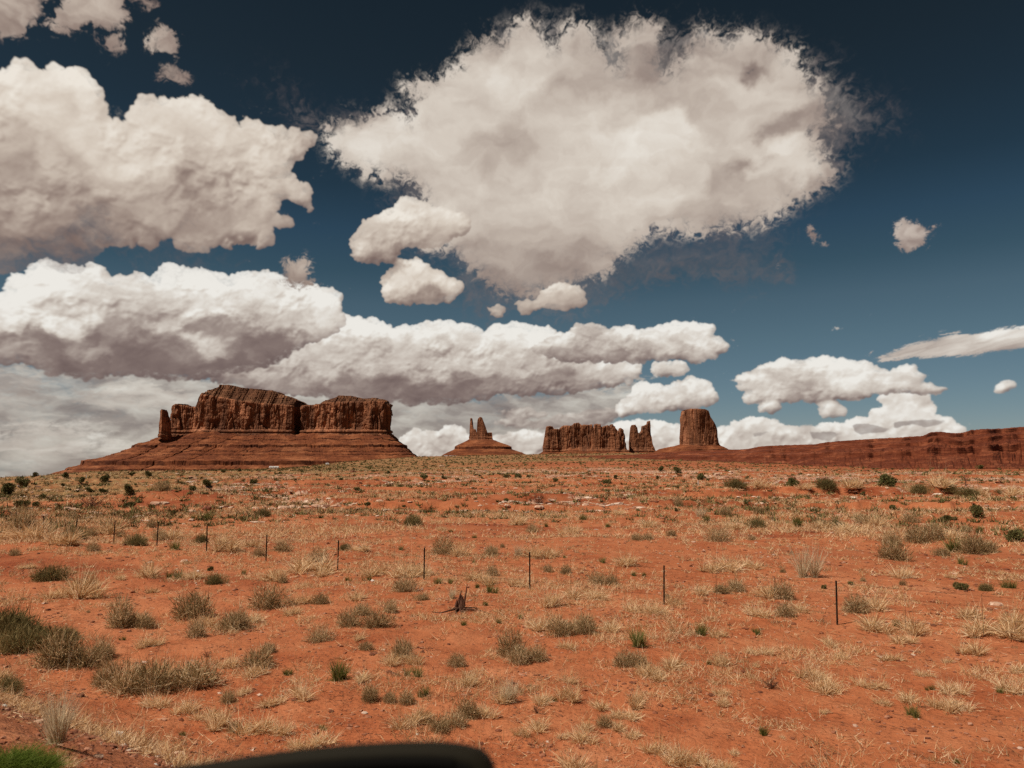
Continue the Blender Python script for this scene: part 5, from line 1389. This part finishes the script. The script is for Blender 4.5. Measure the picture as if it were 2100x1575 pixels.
def dead_tree(px, py, hpx, label, seed, lean=0.0):
    p = on_ground(px, py)
    d = hypot(p.x, p.y)
    H = hpx / F_PX * d
    r = random.Random(seed)
    t = tag(empty('dead_tree', p), label, 'tree')
    m = MB()
    br = []

    def grow(a, dr, L, rad, lv):
        pts = [a]
        dd = dr.copy()
        for k in range(4):
            dd = (dd + Vector((r.uniform(-.25, .25), r.uniform(-.25, .25), r.uniform(-.05, .18)))).normalized()
            pts.append(pts[-1] + dd * L / 4)
        (m if lv == 0 else br[-1]).tube(pts, [rad * (1 - .17 * k) for k in range(5)], 5)
        if lv < 3:
            for k in range(3 if lv else 5):
                if lv == 0:
                    br.append(MB())
                j = r.randint(2, 4)
                d2 = (dd + Vector((r.uniform(-1, 1), r.uniform(-1, 1), r.uniform(-.1, .8))) * .9).normalized()
                grow(pts[j], d2, L * r.uniform(.5, .75), rad * .45, lv + 1)
    grow(Vector((0, 0, -.1)), Vector((lean, 0, 1)), H * .42, H * .035, 0)
    m.build('trunk', m_wood, t)
    for b_ in br:
        b_.build('branch', m_wood, t)
    return t


dead_tree(1980, 997, 34, 'bare dead tree standing on the far flat right of the big round juniper', 5, .1)
dead_tree(1268, 1027, 22, 'small dark dead snag on the far flat below the battlement butte', 8, -.2)
dead_tree(185, 1043, 30, 'leafless spreading tree among scrub below the mesa slope', 12, .3)
dead_tree(1418, 968, 8, 'tiny dead snag on the skyline below the blocky butte', 15, .0)
p = on_ground(1103, 1033)
o = link('bare_shrub', PROTO['B'][0], None, None, p)
o.scale = (2.1, 2.0, 2.3)
tag(o, 'round leafless grey bush on the mid flat, left of the small dead snag', 'shrub', 'leafless shrubs')

# ------------------------------------------------------------------ stones one can point at
def rock_mesh(seed, flat=.5):
    r = np.random.RandomState(seed)
    n = 9
    V, Fc = [], []
    u = np.linspace(-1, 1, n)
    o = 0
    for ax in range(3):
        for sg in (-1, 1):
            a_, b_ = np.meshgrid(u, u, indexing='ij')
            c_ = np.full_like(a_, sg)
            P = np.zeros((n, n, 3))
            P[..., ax] = c_; P[..., (ax + 1) % 3] = a_; P[..., (ax + 2) % 3] = b_ * sg
            V.append(P.reshape(-1, 3))
            Fc.append(grid_faces(n, n) + o)
            o += n * n
    V = np.concatenate(V); Fc = np.concatenate(Fc)
    nrm = np.linalg.norm(V, axis=1, keepdims=True)
    V = V / nrm ** .62
    for k in range(9):      # a few flat breaks
        d = unit(r.normal(size=3)); c = r.uniform(.62, .95)
        s = V @ d
        V = V - d[None] * np.clip(s - c, 0, None)[:, None] * .9
    V = V * np.array([1, r.uniform(.6, .9), flat])
    V = V * (1 + .06 * np.sin(V[:, [1]] * 7 + seed) * np.sin(V[:, [0]] * 9))
    V[:, 2] += flat * .5
    return mesh_np('rock', V * .5, Fc)


m_white, q, b = material('white_quartz_stone')
wn = q.noise(q.n('ShaderNodeTexCoord').outputs['Object'], 5.0, 5, .6)
q.put(b.inputs['Base Color'], q.ramp(wn, [(.35, (.50, .40, .32)), (.6, (.80, .74, .66))]))
q.put(b.inputs['Normal'], bump(q, wn, .05, .7))
m_redrock, q, b = material('red_boulder')
wn = q.noise(q.n('ShaderNodeTexCoord').outputs['Object'], 3.0, 5, .65)
q.put(b.inputs['Base Color'], q.ramp(wn, [(.35, (.12, .035, .02)), (.65, (.34, .13, .075))]))
q.put(b.inputs['Normal'], bump(q, wn, .08, .8))
RK = {'w': with_mat([rock_mesh(i, .75) for i in (1, 2)], m_white), 'p': with_mat([rock_mesh(i, .45) for i in (3, 4, 5, 6)], m_slab), 'r': with_mat([rock_mesh(i, .6) for i in (7, 8, 9)], m_redrock)}
RL = {'w': 'white angular stone', 'p': 'pale sandstone slab', 'r': 'dark red boulder'}
for item in '''240,1514,20,w 368,1548,22,p 200,1552,16,p 150,1397,8,p 165,1429,12,r 78,1482,14,p 148,1485,8,r 10,1449,8,w 205,1558,8,r 320,1570,8,w 215,1512,8,p 257,1500,6,r 310,1154,10,p 377,1152,12,p 362,1161,7,p 362,1168,6,p 407,1172,6,w 640,1182,10,p 765,1192,8,w 2042,1241,20,p 1668,1041,12,p
575,1003,16,r 563,1007,10,p 598,1012,10,p 525,1043,16,p 545,1041,12,p 560,1045,18,p 580,1043,22,p 603,1042,18,p 625,1042,24,p 648,1040,20,p 668,1040,16,p 688,1039,20,p 425,1045,16,r 135,1045,14,p 147,1045,12,p 160,1046,12,p 188,1052,14,p 200,1056,12,p 320,1035,22,p 335,1033,18,p 395,1050,16,p 1105,1043,18,p 1085,1034,12,p 1040,1038,12,p 985,1038,10,p 1200,1036,14,p 840,1030,10,p 780,1028,14,p 1315,1042,10,r 1165,1052,8,r 1690,985,10,r 1625,983,12,r 1470,975,14,p 1500,973,14,p 1450,976,10,p 1820,1002,6,p 905,957,10,p 212,1240,8,p 855,1508,6,w 1403,1362,8,p 1500,1404,6,p'''.split():
    x_, y_, w_, t_ = item.split(',')
    p = on_ground(float(x_), float(y_))
    s_ = float(w_) / F_PX * hypot(p.x, p.y) * 1.15
    me = RK[t_][_rp.randrange(len(RK[t_]))]
    o = bpy.data.objects.new('flat_rock' if t_ == 'p' else ('stone' if t_ == 'w' else 'boulder'), me)
    COL.objects.link(o)
    o.location = (p.x, p.y, p.z - .06 * s_)
    o.scale = (s_, s_, s_ * _rp.uniform(.7, 1.1))
    o.rotation_euler = (_rp.uniform(-.15, .15), _rp.uniform(-.15, .15), _rp.uniform(-.6, .6))
    sz = 'small' if s_ < .35 else ('broad' if s_ > 1.2 else 'flat')
    tag(o, where(float(x_), float(y_), '%s %s' % (sz, RL[t_])), 'rock' if t_ != 'w' else 'stone', {'w': 'white stones', 'p': 'pale sandstone slabs', 'r': 'dark red boulders'}[t_])

# ------------------------------------------------------------------ far white trailers, white stakes
m_wpaint, q, b = material('white_paint'); b.inputs['Base Color'].default_value = (.78, .77, .74, 1); b.inputs['Roughness'].default_value = .4
m_glass, q, b = material('dark_window'); b.inputs['Base Color'].default_value = (.03, .035, .04, 1); b.inputs['Roughness'].default_value = .15
m_rub, q, b = material('black_rubber'); b.inputs['Base Color'].default_value = (.02, .02, .02, 1)


def trailer(px, py, D, L, H, rz, label):
    v = ray(px, py)
    x, y = v.x * D, v.y * D
    t = tag(empty('trailer', (x, y, gz(x, y)), rz), label, 'trailer')
    m = MB()
    m.box((0, 0, .55 + H / 2), (L, 2.4, H), 0, .25)
    bd = m.build('body', m_wpaint, t)
    for k in range(3):
        m = MB(); m.box((-L * .3 + k * L * .27, -1.21, .55 + H * .62), (L * .13, .04, H * .26), 0, .01); m.build('window', m_glass, t)
    m = MB(); m.box((L * .42, -1.215, .55 + H * .45), (.7, .05, H * .75), 0, .01); m.build('door', m_wpaint, t)
    for s_ in (-1, 1):
        for k in (-.5, .5):
            m = MB()
            m.tube([(k, s_ * 1.0 - .12, .36), (k, s_ * 1.0 + .12, .36)], .36, 14)
            m.build('wheel', m_rub, t)
    m = MB(); m.tube([(L / 2 - .1, 0, .55), (L / 2 + 1.1, 0, .45)], .06, 6); m.build('tow_bar', m_steel, t)
    return t


trailer(562, 963, 640, 7.4, 1.75, .1, 'long white trailer parked far off below the notch of the mesa')
trailer(671, 962, 700, 2.6, 1.5, .3, 'tiny white trailer far off, right of the long white one')
for px, py, hp, lab in ((1432, 996, 9, 'thin white stake standing in the flat below the blocky butte'), (177, 981, 6, 'short white marker post at the foot of the mesa slope')):
    p = on_ground(px, py)
    H = hp / F_PX * hypot(p.x, p.y)
    m = MB(); m.box((0, 0, H / 2 - .1), (.12, .05, H + .2), .3, .01)
    m.box((0, 0, H + .02), (.15, .07, .05), .3, .01)
    tag(m.build('marker_stake', m_wpaint, None, False, p), lab, 'stake')

# ------------------------------------------------------------------ road behind the viewer and the car the picture is taken from
m_asph, q, b = material('asphalt')
an = q.noise(q.n('ShaderNodeNewGeometry').outputs['Position'], 30, 4, .6)
q.put(b.inputs['Base Color'], q.ramp(an, [(.3, (.035, .034, .033)), (.7, (.075, .072, .068))]))
rx, ry = ROAD_T
nx_, ny_ = ROAD_N
V = [(rx * t + nx_ * s_, ry * t + ny_ * s_, 3.03) for s_ in (-6.0, 1.6) for t in (-60, 60)]
tag(link('road', mesh_np('road', V, [(0, 1, 3, 2)]), m_asph), 'asphalt road the viewer is on', None, None, 'structure')

m_mir, q, b = material('black_car_plastic')
b.inputs['Base Color'].default_value = (.014, .011, .006, 1)
b.inputs['Roughness'].default_value = .65
b.inputs['Specular IOR Level'].default_value = .12
m_mglass, q, b = material('mirror_glass')
b.inputs['Base Color'].default_value = (.8, .8, .8, 1); b.inputs['Metallic'].default_value = 1; b.inputs['Roughness'].default_value = .03
car = tag(empty('car', (0, 0, 0)), 'black rounded door mirror of the car the picture is taken from', 'car')
# mirror housing: the outline of its top edge is the one seen along the bottom of the photograph
Dm = .92
prof_ = [(270, 1590), (330, 1584), (400, 1574), (480, 1561), (560, 1550), (640, 1541), (720, 1534), (800, 1530), (880, 1529), (930, 1532), (960, 1538), (985, 1545), (1003, 1563), (1013, 1585), (1018, 1620)]
rows = []
for px, py in prof_:
    v = ray(px, py + 1)
    c = Vector((v.x * Dm, v.y * Dm, CAMZ + v.z * Dm))
    rows.append(c)
bot = min(c.z for c in rows) - .10
V = []
nsec = 18
for c in rows:
    h = (c.z - bot)
    for k in range(nsec):
        a = 2 * pi * k / nsec
        ca, sa = cos(a), sin(a)
        V.append((c.x, c.y + (.09 if ca > 0 else .012) * ca * min(1, h / .1), (c.z + bot) / 2 + h / 2 * sa))
me = mesh_np('mirror_housing', V, grid_faces(len(rows), nsec, True), True)
housing = link('mirror_housing', me, m_mir, car)
m_face, q, b = material('unlit_black_plastic')  # blacker copy of the housing plastic: shade of the near face put into its colour
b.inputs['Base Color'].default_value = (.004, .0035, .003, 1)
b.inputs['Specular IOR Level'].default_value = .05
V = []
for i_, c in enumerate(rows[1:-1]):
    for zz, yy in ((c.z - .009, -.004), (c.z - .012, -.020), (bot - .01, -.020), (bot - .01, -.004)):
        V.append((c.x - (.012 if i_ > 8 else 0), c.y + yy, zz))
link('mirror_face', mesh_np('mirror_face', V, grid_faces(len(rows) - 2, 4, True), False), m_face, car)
m = MB()
m.box((rows[7].x - .06, rows[7].y - .026, bot + .03), (.20, .008, .085), 0, .004)
m.build('mirror_glass', m_mglass, car)
m = MB()
m.tube([(rows[3].x, rows[3].y - .07, bot + .05), (rows[1].x - .05, rows[1].y - .02, bot + .02), (rx * .62 + nx_ * .42, ry * .62 + ny_ * .42, 4.02)], [.035, .035, .04], 8)
m.build('mirror_arm', m_mir, car)
m = MB()
m.box((rx * .15 + nx_ * .46, ry * .15 + ny_ * .46, 3.62), (1.5, .06, .72), atan2(ry, rx), .03)
m.build('door', m_mir, car)
